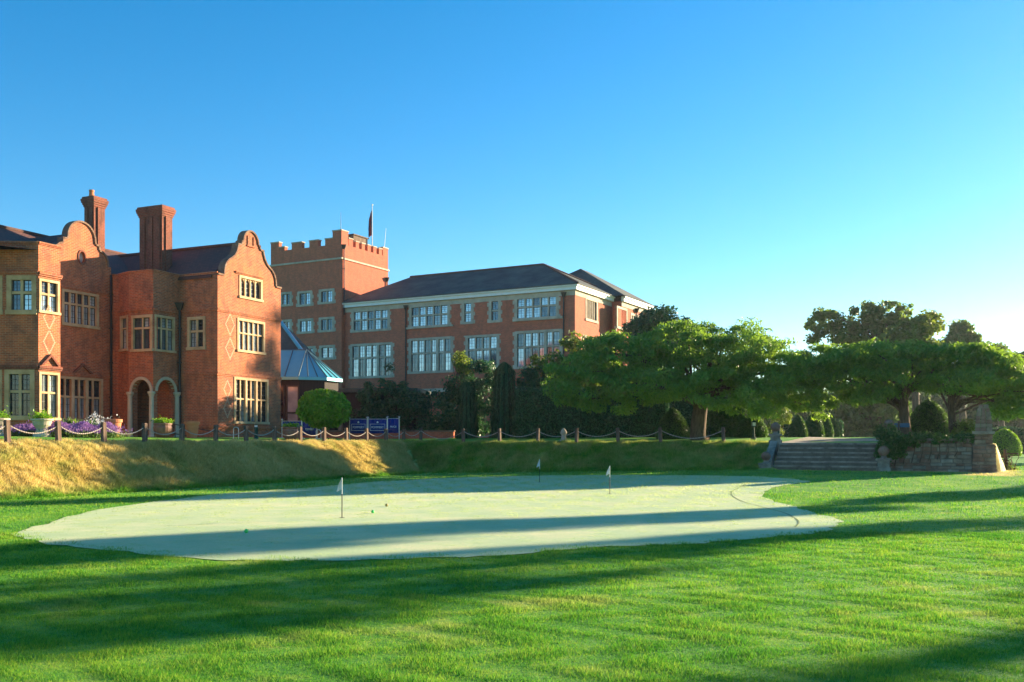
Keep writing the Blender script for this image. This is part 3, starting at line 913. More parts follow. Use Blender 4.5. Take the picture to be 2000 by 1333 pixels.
for pl, a, b in ((bl, q0, q1 + .05), (bf, -FW, -.0)):
    strip(pl, a, b, f1[3] + .28, .11, .1); strip(pl, a, b, ZB, .08, .07); strip(pl, a, b, f2[3] + .28, .11, .1, mat=M['brick3'])
    strip(pl, a, b, 1.95, .1, .1)
pediment(bl, (q0 + q1) / 2, .52, f2[3] + .42, .52)
# pale diamond patterns laid in the brickwork
def diamonds(pl, c, z, hw, hh, k):
    mb = MB()
    for j in range(k):
        zc = z + j * 2 * hh
        n = int(hh / .078)
        for i in range(-n, n + 1):
            o_ = hw * (1 - abs(i) / n)
            for sg in ((-1, 1) if o_ > .03 else (1,)):
                fbox(mb, pl, c + sg * o_ - .04, c + sg * o_ + .04, .0005, .004, zc + i * .078 - .033, zc + i * .078 + .033)
    mb.build('diamond_brickwork', M['pale_brick'], man)
diamonds(bl, (q0 + q1) / 2 - .02, 6.0, .3, .55, 2)
diamonds(wv, 0.95, 6.35, .34, .62, 2)
diamonds(wv, 0.75, 3.2, .28, .5, 2)
# chimneys
def chimney(p0, p1, qa, qb, z0, z1, ribs):
    def bx(mb, p0, p1, qa, qb, za, zb):
        mb.hexa([(*pos(p0, qa), za), (*pos(p1, qa), za), (*pos(p1, qb), za), (*pos(p0, qb), za), (*pos(p0, qa), zb), (*pos(p1, qa), zb), (*pos(p1, qb), zb), (*pos(p0, qb), zb)])
    mb = MB(); H = z1 - z0
    bx(mb, p0 - .12, p1 + .12, qa - .12, qb + .12, z0, z0 + H * .22)
    bx(mb, p0, p1, qa, qb, z0 + H * .22, z1 - .55)
    L_ = (p1 - p0)
    for k in range(ribs):
        c = p0 + L_ * (k + .5) / ribs
        bx(mb, c - L_ / ribs * .30, c + L_ / ribs * .30, qa - .07, qb + .07, z0 + H * .24, z1 - .57)
    bx(mb, p1 - .02, p1 + .07, (qa + qb) / 2 - .16, (qa + qb) / 2 + .16, z0 + H * .24, z1 - .57)
    for k, e in enumerate((.04, .08, .12, .14, .09)):
        bx(mb, p0 - e, p1 + e, qa - e, qb + e, z1 - .55 + k * .11, z1 - .55 + (k + 1) * .11 - (.0 if k < 4 else 0))
    return mb.build('chimney', M['brick3'], man)
chimney(-5.75, -4.15, .45, 1.2, 9.2, 14.15, 3)
ch = chimney(-8.55, -7.85, -.7, 0.05, 10.2, 14.75, 2)
mb = MB(); c_ = pos(-8.4, -.35); mb.lathe([(.13, 14.7), (.15, 14.8), (.12, 15.1), (.14, 15.13), (.14, 15.2)], 12, (c_[0], c_[1], 0)); mb.build('chimney_pot', M['terracotta'], ch)
# downpipes
def downpipe(par, x, y, z0, z1, hopper=True, mat=None):
    mb = MB(); mb.tube([(x, y, z0), (x, y, z1)], .06, 8)
    for z in np.arange(z0 + .6, z1, 1.8): mb.box((x, y, z), (.17, .17, .06))
    if hopper:
        mb.hexa([(x - .09, y - .09, z1), (x + .09, y - .09, z1), (x + .09, y + .09, z1), (x - .09, y + .09, z1), (x - .22, y - .2, z1 + .38), (x + .22, y - .2, z1 + .38), (x + .22, y + .2, z1 + .38), (x - .22, y + .2, z1 + .38)])
    mb.build('downpipe', mat or M['iron'], par)
c_ = wu.w(-2.42, .1, 0); downpipe(man, c_[0], c_[1], 1.4, 8.35)
c_ = g2.w(QF - .1, .1, 0); downpipe(man, c_[0], c_[1], 1.4, 10.2, False)
# grey handrail on the ramp in front of the wing
mb = MB(); h0 = at(302, 822, 47.6); h1 = at(425, 845, 46.4)
for e in (0, -.45): mb.tube([h0 + Vector((0, 0, e)), h1 + Vector((0, 0, e))], .022, 6)
for k in range(4):
    q = h0.lerp(h1, k / 3); mb.tube([(q.x, q.y, 1.5), q], .02, 6)
tag(mb.build('handrail', M['iron']), 'dark metal handrail running along the ramp beside the arched porch', 'handrail')

# ------------------------------------------------------------------ hotel block and tower
A28 = R(28)
CH = (5.05, 78.0)
hu, hv, hpos, HV, HU = pq_frame(CH, A28)
hot = empty('brick_hotel_block', (*hpos(-11, 5), 1.7), 'long three storey red brick block with slate hipped roof and mullioned windows', 'building')
hf = HU(0.0)
HL = hf.s_at(671)
ZEV = 13.64
wins = [((691, 757, 608, 644), 5, (.45,)), ((804, 874, 599, 636), 5, (.45,)), ((907, 920, 593, 629), 1, (.48,)), ((960, 973, 589, 626), 1, (.48,)), ((1010, 1086, 581, 620), 5, (.45,)),
        ((688, 763, 675, 735), 6, (.40,)), ((803, 880, 664, 725), 6, (.42,)), ((914, 970, 659, 716), 4, (.42,)), ((1010, 1093, 650, 715), 6, (.42,))]
rs = [(hf.rect(r), c, f) for r, c, f in wins]
SU = .2
mb = MB(); facade(mb, hf, rect_poly(HL, 0, 0.8, ZEV), [rect_poly(*grow(r, SU)) for r, c, f in rs], depth=.3); mb.build('wall', M['brick2'], hot)
for r, c, f in rs:
    window(hot, hf, r, c, f, smat=M['stone2'], gmat=M['glass2'], sur=SU, mul=.13, grid=(2, 4 if len(f) else 3), quoin=True, groups=(4,) if c == 6 else None)
def hstrip(pl, s0, s1, z, h, n, mat, name='band', par=None):
    mb = MB(); fbox(mb, pl, s0, s1, -.02, n, z, z + h); return mb.build(name, mat, par or hot)
hstrip(hf, HL, .05, ZEV - .42, .40, .03, M['stone2'], 'stone_frieze')
hstrip(hf, HL, .25, ZEV, .28, .25, M['white'], 'white_cornice'); hstrip(hf, HL, .38, ZEV + .28, .16, .38, M['white'], 'white_cornice')
hstrip(hf, hf.s_at(795), hf.s_at(886), hf.z_at(840, 641), .16, .16, M['stone2'], 'stone_hood')
hstrip(hf, hf.s_at(1003), hf.s_at(1100), hf.z_at(1050, 626), .2, .2, M['stone2'], 'stone_hood')
hstrip(hf, HL, 0, 5.75, .3, .1, M['stone2'], 'stone_band')
# lower storey behind the shrubs
hstrip(hf, HL, 0, 1.2, .5, .08, M['stone2'], 'plinth')
# lit end wall and the second block
he = HV(0.0); DE = 7.8
e1 = he.rect((1145, 1165, 588, 625)); e2_ = he.rect((1140, 1163, 662, 716))
mb = MB(); facade(mb, he, rect_poly(0, DE, .8, ZEV), [rect_poly(*grow(e1, .2)), rect_poly(*grow(e2_, .2))], depth=.3); mb.build('wall', M['brick2'], hot)
window(hot, he, e1, 5, (), smat=M['stone2'], gmat=M['glass2'], sur=.2, mul=.12); window(hot, he, e2_, 5, (.4,), smat=M['stone2'], gmat=M['glass2'], sur=.2, mul=.12)
hstrip(he, .0, DE - .1, ZEV - .42, .40, .028, M['stone2'], 'stone_frieze'); hstrip(he, .0, DE - .1, ZEV, .28, .245, M['white'], 'white_cornice'); hstrip(he, .0, DE - .1, ZEV + .28, .16, .375, M['white'], 'white_cornice')
hb = HU(DE); hs = HV(.9)
k1 = hs.rect((1206, 1223, 605, 640)); k2 = hs.rect((1233, 1246, 618, 650))
D2 = 15.0
mb = MB(); facade(mb, hb, rect_poly(0, .9, .8, ZEV), ()); facade(mb, hs, rect_poly(DE, D2, .8, ZEV), [rect_poly(*grow(k1, .2)), rect_poly(*grow(k2, .2))], depth=.3)
bk = HU(D2); facade(mb, bk, rect_poly(HL, .9, .8, ZEV), (), flip=True)
lf = HV(HL); facade(mb, lf, rect_poly(0, D2, .8, ZEV), (), flip=True)
mb.build('wall', M['brick2'], hot)
window(hot, hs, k1, 4, (), smat=M['stone2'], gmat=M['glass2'], sur=.2, mul=.12); window(hot, hs, k2, 3, (), smat=M['stone2'], gmat=M['glass2'], sur=.2, mul=.12)
for z, h, n, mt, nm in ((ZEV - .42, .4, .028, M['stone2'], 'stone_frieze'), (ZEV, .28, .245, M['white'], 'white_cornice'), (ZEV + .28, .16, .375, M['white'], 'white_cornice')):
    hstrip(hs, DE, D2, z, h, n, mt, nm)
# roofs
ZR, ZV = 17.0, ZEV + .44
def hroof(p0, p1, qa, qb, ze, zr, name, hip0=0.0, o=.45):
    qm = (qa + qb) / 2; hd = qm - qa
    a, b, c, d = (p0 - o, qa - o), (p1 + o, qa - o), (p1 + o, qb + o), (p0 - o, qb + o)
    r1, r0 = (p1 - hd, qm), (p0 + hip0 if hip0 else p0 - o, qm)
    P3 = lambda q, z: (*hpos(*q), z)
    mb = MB()
    mb.quad(P3(a, ze), P3(b, ze), P3(r1, zr), P3(r0, zr)); mb.quad(P3(c, ze), P3(d, ze), P3(r0, zr), P3(r1, zr)); mb.quad(P3(b, ze), P3(c, ze), P3(r1, zr))
    mb.quad(P3(d, ze), P3(a, ze), P3(r0, zr)); mb.quad(P3(d, ze - .05), P3(c, ze - .05), P3(b, ze - .05), P3(a, ze - .05))
    for (e, f) in ((a, b), (b, c), (c, d)): mb.quad(P3(e, ze - .05), P3(f, ze - .05), P3(f, ze), P3(e, ze))
    o_ = mb.build(name, M['slate'], hot)
    t_ = MB(); t_.tube([P3(r0, zr + .03), P3(r1, zr + .03)], .1, 6); t_.tube([P3(r1, zr + .03), P3(b, ze + .05)], .09, 6); t_.tube([P3(r1, zr + .03), P3(c, ze + .05)], .09, 6)
    t_.build('ridge_tiles', M['tile'], o_)
    return o_
hroof(HL, 0, 0, 11, ZV, ZR, 'roof', hip0=3.6)
# roof of the second block: ridge along the depth
P3 = lambda p, q, z: (*hpos(p, q), z)
mb = MB()
x0, x1_, ya, yb = -11, 1.35, DE - .45, D2 + .4
xm = (x0 + x1_) / 2; hd = 4.6
mb.quad(P3(x0, ya, ZV), P3(x1_, ya, ZV), P3(xm, ya + hd, ZR + .6)); mb.quad(P3(x1_, ya, ZV), P3(x1_, yb, ZV), P3(xm, yb - hd + 3, ZR + .6), P3(xm, ya + hd, ZR + .6))
mb.quad(P3(x1_, yb, ZV), P3(x0, yb, ZV), P3(xm, yb - hd + 3, ZR + .6)); mb.quad(P3(x0, yb, ZV), P3(x0, ya, ZV), P3(xm, ya + hd, ZR + .6), P3(xm, yb - hd + 3, ZR + .6))
mb.build('roof', M['slate'], hot)
for px, zt in ((794, ZEV - .1), (1102, ZEV - .05)):
    c_ = hf.w(hf.s_at(px), .12, 0); downpipe(hot, c_[0], c_[1], 2, zt - .5)
c_ = hs.w(11.2, .12, 0); downpipe(hot, c_[0], c_[1], 2, ZEV - .6)

# tower
tow = empty('crenellated_tower', (-18, 92, 1.7), 'square red brick tower with stepped battlements beside the slate roofed block', 'tower')
CT = ((667 - 1000) / FPX * 88.4, 88.4)
tu, tv, tpos, TV, TU = pq_frame(CT, A28)
tf = TU(0.0); ts = TV(0.0)
TW = -tf.s_at(529); TD = ts.s_at(758)
ZG1 = 19.45
tw = [(551, 566, 575, 595), (585, 606, 573, 595), (627, 649, 569, 590), (551, 566, 629, 648), (586, 608, 627, 648), (627, 649, 624, 645), (560, 580, 682, 700), (597, 612, 681, 699), (628, 650, 679, 699)]
tr_ = [tf.rect(r) for r in tw]
mb = MB(); facade(mb, tf, rect_poly(-TW, 0, .8, ZG1), [rect_poly(*grow(r, .2)) for r in tr_]); facade(mb, ts, rect_poly(0, TD, .8, ZG1), ())
tb = TU(TD); facade(mb, tb, rect_poly(-TW, 0, .8, ZG1), (), flip=True); tl = TV(-TW); facade(mb, tl, rect_poly(0, TD, .8, ZG1), (), flip=True)
for pl, a, b in ((tf, -TW + .4, -.4), (ts, 0.0, TD)):
    facade(mb, pl, rect_poly(a, b, ZG1 - 1.2, ZG1), (), n=-.4, flip=True)
    mb.quad(pl.w(a, 0, ZG1), pl.w(b, 0, ZG1), pl.w(b, -.4, ZG1), pl.w(a, -.4, ZG1))
for pl, a, b in ((tb, -TW + .4, -.4), (tl, 0.0, TD)):
    mb.quad(pl.w(a, 0, ZG1), pl.w(a, -(-.4), ZG1), pl.w(b, .4, ZG1), pl.w(b, 0, ZG1))
mb.build('wall', M['brick2'], tow)
for r in tr_: window(tow, tf, r, 2, (), smat=M['stone2'], gmat=M['glass2'], sur=.2, mul=.12, grid=(2, 4), quoin=True)
for pl, a, b in ((tf, -TW - .1, .1), (ts, .0, TD + .1)):
    m_ = MB(); fbox(m_, pl, a, b, -.02, .1, 18.05, 18.2); m_.build('stone_band', M['stone2'], tow)
mb = MB(); mb.quad(*[(*tpos(p, q), ZG1 - .8) for p, q in ((-TW, 0), (0, 0), (0, TD), (-TW, TD))]); mb.build('roof', M['slate'], tow)
def merlon(pl, s0, s1, z0, z1, n0=-.4, n1=.0):
    mb = MB(); fbox(mb, pl, s0, s1, n0, n1, z0, z1 - .1); o_ = mb.build('merlon', M['brick2'], tow)
    m_ = MB(); fbox(m_, pl, s0 - .05, s1 + .05, n0 - .05, n1 + .05, z1 - .1, z1); m_.build('coping', M['stone2'], o_)
TWs = TW
for a, b, z in ((-TWs, -TWs + 1.0, 20.35), (-TWs + 2.55, -TWs + 3.75, 20.1), (-TWs + 4.65, -TWs + 5.7, 20.1), (-TWs + 6.5, -TWs + 7.35, 20.1)):
    merlon(tf, a, b, ZG1 + .002, z)
for a, b in ((-TWs + 1.0, -TWs + 1.7), ): merlon(tf, a + .06, b, ZG1 + .002, 19.85)
merlon(tf, -1.02, 0, ZG1 + .002, 20.75, -1.0)
merlon(ts, 1.06, 1.7, ZG1 + .002, 20.2)
gap = (TD - 1.7 - 1.0) / 5
for k in range(5): merlon(ts, 1.7 + k * gap + .42, 1.7 + (k + 1) * gap + .001 * k, ZG1 + .002, 20.1)
merlon(ts, TD - .86, TD, ZG1 + .002, 20.3)
for a in (-TWs, -TWs + 2.3, -TWs + 4.6, -1.6):
    merlon(tb, a, a + 1.2, ZG1 + .002, 20.1, 0.0, .4)
# roof hut, pipes
mb = MB(); c_ = tpos(-1.6, 4.0); mb.box((c_[0], c_[1], 19.9), (1.5, 2.2, 2.0), -A28); mb.box((c_[0], c_[1], 20.92), (1.7, 2.4, .1), -A28); mb.build('roof_hut', M['wood'], tow)
c_ = ts.w(.25, .1, 0); downpipe(tow, c_[0], c_[1], 13, 19.0, True, M['iron']); c_ = ts.w(TD - .3, .1, 0); downpipe(tow, c_[0], c_[1], 13, 17.0)
# flagpole and aerials
fp = at(727, 490, 93.5); mb = MB(); mb.tube([(fp.x, fp.y, ZG1 - .8), (fp.x, fp.y, 24.1)], [.06, .035], 8); mb.lathe([(.02, 24.1), (.08, 24.16), (.08, 24.24), (.01, 24.32)], 8, (fp.x, fp.y, 0))
fpo = empty('flagpole', (fp.x, fp.y, ZG1 - .8), 'white flagpole with a limp flag on top of the brick tower', 'flagpole')
mb.build('pole', M['white'], fpo)
fm, t, p, N, L = new_mat('flag_cloth'); tc = N('ShaderNodeTexCoord'); wv_ = N('ShaderNodeTexWave'); wv_.inputs['Scale'].default_value = 0.9; wv_.inputs['Distortion'].default_value = 4
L(tc.outputs['Object'], wv_.inputs['Vector']); r_ = ramp(t, [(0.25, (0.03, 0.04, 0.2)), (0.42, (0.03, 0.04, 0.2)), (0.5, (0.65, 0.63, 0.63)), (0.62, (0.5, 0.03, 0.04))]); L(wv_.outputs['Fac'], r_.inputs[0]); L(r_.outputs[0], p.inputs['Base Color']); p.inputs['Roughness'].default_value = .9
mb = MB(); K, J = 16, 10
pt = lambda i, j: (fp.x - .04 - (.1 + .3 * (i / K) ** .5 * (1 - .25 * (i / K))) * j / J, fp.y + .13 * math.sin(j * 1.5 + i * .25) * (j / J), 23.7 - 2.4 * i / K - .28 * (j / J) * (1 + .5 * math.sin(i)))
for i in range(K):
    for j in range(J): mb.quad(pt(i, j), pt(i, j + 1), pt(i + 1, j + 1), pt(i + 1, j))
fl = mb.build('flag', fm, fpo, smooth=True); sd = fl.modifiers.new('thick', 'SOLIDIFY'); sd.thickness = .02
for px, py, Y, z1, lab in ((665, 450, 88.8, 22.4, 'thin upright aerial standing on the tallest corner battlement of the tower'), (750, 488, 95, 22.3, 'thin leaning aerial beside the flagpole on the tower')):
    a_ = at(px, py, Y); z0 = 20.75 if px < 700 else 19.4
    if px < 700: a_ = Vector((*tf.w(-.35, -.35, 0)[:2], 0))
    mb = MB(); mb.tube([(a_.x, a_.y, z0), (a_.x, a_.y, z0 + .6), (a_.x + (0 if px < 700 else .2), a_.y, z1)], [.05, .04, .015], 6); mb.box((a_.x, a_.y, z0 + .05), (.2, .2, .1))
    tag(mb.build('aerial', M['steel']), lab, 'aerial')

# ------------------------------------------------------------------ pavilion with pale blue metal roof
pc_ = (-13.1, 62.0)
pav = empty('timber_pavilion', (*pc_, 1.7), 'dark timber pavilion with pale blue standing seam roof ending in an apse', 'pavilion')
zR, zE_, rad = 7.3, 5.45, 2.3
oct_ = [(pc_[0] + rad * math.cos(a), pc_[1] + rad * math.sin(a)) for a in (R(-90), R(-45), R(0), R(45), R(90))]
Lf = 7.0
eave = [(pc_[0] - Lf, pc_[1] - rad)] + oct_ + [(pc_[0] - Lf, pc_[1] + rad)]
apex = (*pc_, zR); apl = (pc_[0] - Lf, pc_[1], zR)
mb = MB(); seam = MB()
E = [(x, y, zE_) for x, y in eave]
mb.quad(E[0], E[1], apex, apl); mb.quad(E[5], E[6], apl, apex)
for k in range(1, 5): mb.quad(E[k], E[k + 1], apex)
for k in range(6): mb.quad((*eave[k], zE_ - .18), (*eave[k + 1], zE_ - .18), E[k + 1], E[k])
pr_ = mb.build('roof', M['blue_metal'], pav)
def seam_line(a, b): seam.tube([Vector(a) + Vector((0, 0, .03)), Vector(b) + Vector((0, 0, .03))], .035, 4)
for k in range(1, 6): seam_line(E[k], apex)
for k in range(1, 5):
    for f in (1 / 3, 2 / 3):
        m0 = Vector(E[k]).lerp(Vector(E[k + 1]), f); seam_line(m0, Vector(apex).lerp(m0, .12))
for k in range(1, 8):
    x = pc_[0] - k * .85; seam_line((x, pc_[1] - rad, zE_), (x, pc_[1], zR))
seam_line(apex, apl)
seam.build('roof_seams', M['seam'], pr_)
mb = MB(); wr = .88
for k in range(6):
    a = (pc_[0] + (eave[k][0] - pc_[0]) * (wr if 0 < k < 6 else 1), pc_[1] + (eave[k][1] - pc_[1]) * wr); b = (pc_[0] + (eave[k + 1][0] - pc_[0]) * (wr if k + 1 < 6 else 1), pc_[1] + (eave[k + 1][1] - pc_[1]) * wr)
    mb.quad((*a, .8), (*b, .8), (*b, zE_ - .1), (*a, zE_ - .1))
mb.build('wall', M['darkwood'], pav)
# framed doors and small panes in the timber wall
wpl = Plane((pc_[0], pc_[1] - rad * wr), (1, 0))
for k in range(5):
    m_ = MB(); s = -4.4 + k * .9
    fbox(m_, wpl, s, s + .08, 0, .06, 1.5, zE_ - .5); fbox(m_, wpl, s + .7, s + .78, 0, .06, 1.5, zE_ - .5); fbox(m_, wpl, s + .08, s + .7, 0, .06, zE_ - .6, zE_ - .5); fbox(m_, wpl, s + .08, s + .7, 0, .06, 3.2, 3.3)
    d_ = m_.build('window_frame', M['lead'], pav); g_ = MB(); fbox(g_, wpl, s + .08, s + .7, .004, .02, 1.6, zE_ - .6); g_.build('pane', M['glass3'], d_)
for k in range(2):
    m_ = MB(); wq = Plane((pc_[0] + .75 * wr, pc_[1] - rad * wr + .31), (math.cos(R(22)), math.sin(R(22)))); fbox(m_, wq, k * .28, k * .28 + .2, .02, .05, 4.0, 4.5); m_.build('pane', M['white'], pav)
# lower annex to the right
ann = Plane((-10.6, 61.0), (math.cos(R(-6)), math.sin(R(-6))))
mb = MB(); fbox(mb, ann, 0, 4.6, -4, 0, .8, 4.55); mb.build('annex_wall', M['darkwood'], pav)
mb = MB(); fbox(mb, ann, -.2, 4.8, -4.2, .25, 4.55, 4.8); mb.build('annex_roof', M['slate'], pav)
# slate link roof behind the pavilion
lk = empty('link_building', (-16, 70, 1.7), 'low link building with dark slate roof behind the blue metal roof', 'building')
mb = MB(); x0, x1_, ya, yb = -24, -13.9, 66.5, 74
mb.quad((x0, ya, 7.0), (x1_, ya, 7.0), (x1_ - 3.2, (ya + yb) / 2, 10.6), (x0, (ya + yb) / 2, 10.6)); mb.quad((x1_, ya, 7.0), (x1_, yb, 7.0), (x1_ - 3.2, (ya + yb) / 2, 10.6)); mb.quad((x1_, yb, 7), (x0, yb, 7), (x0, (ya + yb) / 2, 10.6), (x1_ - 3.2, (ya + yb) / 2, 10.6))
rf = mb.build('roof', M['slate'], lk)
mb = MB(); mb.tube([(x1_, ya, 7.05), (x1_ - 3.2, (ya + yb) / 2, 10.65)], .13, 6); mb.build('hip_flashing', M['blue_metal'], rf)
mb = MB(); mb.box(((x0 + x1_) / 2, (ya + yb) / 2, 3.9), (x1_ - x0 - .6, yb - ya - .6, 6.2)); mb.build('wall', M['brick2'], lk)

# low brick terrace wall below the pavilion
lw = empty('low_brick_wall', (-7.5, 57, 1.6), 'low red brick garden wall in front of the dark shrubs', 'wall')
lpl = Plane((-11.5, 57.5), (math.cos(R(-8)), math.sin(R(-8))))
mb = MB(); fbox(mb, lpl, -4, 8.2, -.3, 0, 1.2, 2.05); mb.build('brickwork', M['brick2'], lw)
mb = MB(); fbox(mb, lpl, -4.05, 8.25, -.35, .05, 2.05, 2.13); mb.build('coping', M['rubble2'], lw)

# ------------------------------------------------------------------ stone steps, wall and piers
rr = random.Random(5)
stp = empty('stone_steps', PS.w((ST0 + ST1) / 2, -1, .3), 'wide flight of weathered grey stone steps up the bank', 'steps')
NS = 6
zb = float(ground(*PS.w((ST0 + ST1) / 2, .6, 0)[:2]))
for i in range(NS):
    z0 = zb - .25 if i == 0 else zb + (1.42 - zb) * i / NS - .04
    z1 = zb + (1.42 - zb) * (i + 1) / NS
    x = ST0
    cuts = [ST0] + sorted(ST0 + (ST1 - ST0) * (k + rr.uniform(.2, .8)) / 3 for k in range(3)) + [ST1]
    for a, b in zip(cuts[:-1], cuts[1:]):
        mb = MB(); n1 = -i * .33 + rr.uniform(-.012, .012); dz = rr.uniform(-.006, .006)
        fbox(rs_ := MB(), PS, a + .006, b - .006, n1 - .42 if i < NS - 1 else n1 - .8, n1, z0 + .03, z1 - .062 + dz)
        rs_.build('riser', M['joint'], stp)  # darker than the treads: weathered stone plus painted shadow under the nosings
        fbox(mb, PS, a + .004, b - .004, n1 - .40 if i < NS - 1 else n1 - .8, n1 + .07, z1 - .062 + dz, z1 + dz)
        mb.build('step', M['moss_stone'], stp)
def ball_pier(name, c, z0, h, wd, rb, label, rot):
    e = empty(name, (c[0], c[1], z0), label, 'pier')
    mb = MB(); mb.box((c[0], c[1], z0 + h / 2 - .1), (wd, wd, h + .2), rot); mb.box((c[0], c[1], z0 + .1), (wd + .1, wd + .1, .3), rot); mb.build('shaft', M['moss_stone'], e)
    mb = MB(); mb.box((c[0], c[1], z0 + h + .04), (wd + .12, wd + .12, .09), rot); mb.lathe([(wd * .4, z0 + h + .08), (.1, z0 + h + .14), (.09, z0 + h + .2)], 14, (c[0], c[1], 0)); mb.build('cap', M['moss_stone'], e)
    mb = MB(); zc = z0 + h + .17 + rb
    mb.lathe([(max(.01, rb * math.sin(math.pi * k / 12)), zc - rb * math.cos(math.pi * k / 12)) for k in range(13)], 18, (c[0], c[1], 0)); mb.build('ball', M['rubble2'], e, smooth=True)
    return e
rot = math.atan2(RD[1], RD[0])
ball_pier('ball_topped_pier', PS.w(ST0 - .28, -.1, 0), zb - .1, .28, .4, .19, 'short stone pier with ball at the foot of the steps, grassy bank side', rot)
ball_pier('ball_topped_pier', PS.w(ST1 + .25, -.1, 0), zb - .1, .5, .42, .2, 'short stone pier with ball at the foot of the steps, rubble wall side', rot)
ball_pier('ball_topped_pier', PS.w(ST0 - .25, -2.0, 0), 1.3, .42, .36, .2, 'stone pier with ball at the head of the steps beside the lamp', rot)
ball_pier('ball_topped_pier', PS.w(ST1 + .3, -2.0, 0), 1.3, .5, .36, .2, 'ivy covered stone pier with ball at the head of the steps', rot)
for sg, s in ((-1, ST0 - .42), (1, ST1 + .1)):
    mb = MB()
    for k in range(6):
        za = zb + .35 + (1.62 - zb - .35) * k / 6; zc = zb + .35 + (1.62 - zb - .35) * (k + 1) / 6
        n0, n1 = -.3 - k * .28, -.3 - (k + 1) * .28
        mb.hexa([PS.w(s, n0, zb - .3), PS.w(s + .3, n0, zb - .3), PS.w(s + .3, n1, zb - .3), PS.w(s, n1, zb - .3), PS.w(s, n0, za), PS.w(s + .3, n0, za), PS.w(s + .3, n1, zc), PS.w(s, n1, zc)])
    mb.build('cheek_wall', M['moss_stone'], stp)

def stone_courses(root, pl, s0, s1, z0, z1, n, ch=.14, wmin=.2, wmax=.48, batter=0.0, mats=('rubble', 'rubble2', 'moss_stone'), depth=.12, ragged=0.0):
    z = z0; c = 0
    while z < z1 - .04:
        h = min(ch * rr.uniform(.75, 1.25), z1 - z)
        f = (z - z0) / (z1 - z0)
        a = s0 + batter * f; end = s1 - batter * f
        while a < end - .02:
            w_ = min(rr.uniform(wmin, wmax), end - a)
            if end - a - w_ < .1: w_ = end - a
            j = rr.uniform(-.012, .02) - batter * f * .5
            mb = MB(); e = .009; bv = .018
            p = lambda s, nn, zz: pl.w(s, nn, zz)
            A0, A1, Z0, Z1 = a + e, a + w_ - e, z + e, z + h - e
            mb.hexa([p(A0, n + j - bv, Z0), p(A1, n + j - bv, Z0), p(A1, n - depth, Z0), p(A0, n - depth, Z0), p(A0, n + j - bv, Z1), p(A1, n + j - bv, Z1), p(A1, n - depth, Z1), p(A0, n - depth, Z1)])
            q0_, q1_, q2_, q3_ = rr.uniform(.006, .03), rr.uniform(.006, .03), rr.uniform(.006, .025), rr.uniform(.006, .025)
            fr = [p(A0 + q0_, n + j, Z0 + q2_), p(A1 - q1_, n + j, Z0 + q3_), p(A1 - q0_, n + j, Z1 - q2_), p(A0 + q1_, n + j, Z1 - q3_)]
            bk_ = [p(A0, n + j - bv, Z0), p(A1, n + j - bv, Z0), p(A1, n + j - bv, Z1), p(A0, n + j - bv, Z1)]
            mb.f.pop(2)
            mb.quad(*fr)
            for i in range(4): mb.quad(bk_[i], bk_[(i + 1) % 4], fr[(i + 1) % 4], fr[i])
            mb.build('stone', M[rr.choice(mats)], root)
            a += w_
        z += h; c += 1
rw = empty('rubble_wall', PW.w((WL0 + WL1) / 2, 0, .3), 'low rubble stone retaining wall partly hung with ivy beside the steps', 'wall')
ZW0, ZW1 = zb - .1, 1.52
mb = MB(); fbox(mb, PW, ST1 + .35, PI0 + .15, -.5, -.05, ZW0 - .4, ZW1 - .02); mb.build('wall_core', M['joint'], rw)
stone_courses(rw, PW, ST1 + .4, PI0 + .05, ZW0 - .1, ZW1, 0.0)
x = ST1 + 1.2
while x < PI0 - .1:
    w_ = min(rr.uniform(.6, 1.0), PI0 - x)
    mb = MB(); fbox(mb, PW, x + .008, x + w_ - .008, -.55, .06, ZW1, ZW1 + .08 + rr.uniform(-.01, .01)); mb.build('coping_stone', M['moss_stone'], rw); x += w_
pr2 = empty('rubble_pier', PP.w((PI0 + PI1) / 2, -.5, .3), 'tall tapering rubble stone pier at the end of the retaining wall', 'pier')
zt_ = PP.z_at(1915, 790); pm = PP.z_at(1915, 868); pn = PP.z_at(1915, 848)
wd = PI1 - PI0
def block(s0, s1, za, zc, n1, batter, nm):
    mb = MB(); fbox(mb, PP, s0 + .06 + batter, s1 - .06 - batter, n1 - wd + .06, n1 - .06, za, zc); mb.build(nm, M['joint'], pr2)
block(PI0, PI1, ZW0 - .4, pm, 0, .05, 'lower_core'); block(PI0 + .16, PI1 - .2, pm, pn + .2, -.1, 0, 'upper_core')
stone_courses(pr2, PP, PI0, PI1, ZW0 - .15, pm, 0, batter=.1, mats=('rubble2', 'rubble2', 'rubble'))
sideR = Plane(PP.w(PI1 - .05, 0, 0)[:2], (-PP.n[0], -PP.n[1])); stone_courses(pr2, sideR, .02, wd, ZW0 - .15, pm, 0.0, batter=.05, mats=('rubble2', 'rubble'))
stone_courses(pr2, PP, PI0 + .12, PI1 - .16, pm, pn, -.08, mats=('rubble2', 'rubble'))
sideU = Plane(PP.w(PI1 - .2, -.08, 0)[:2], (-PP.n[0], -PP.n[1])); stone_courses(pr2, sideU, .02, wd - .2, pm, pn, 0.0, mats=('rubble2', 'rubble'))
mb = MB(); fbox(mb, PP, PI0 + .05, PI1 - .1, -wd + .1, .0, pn, pn + .1); mb.build('ledge', M['moss_stone'], pr2)
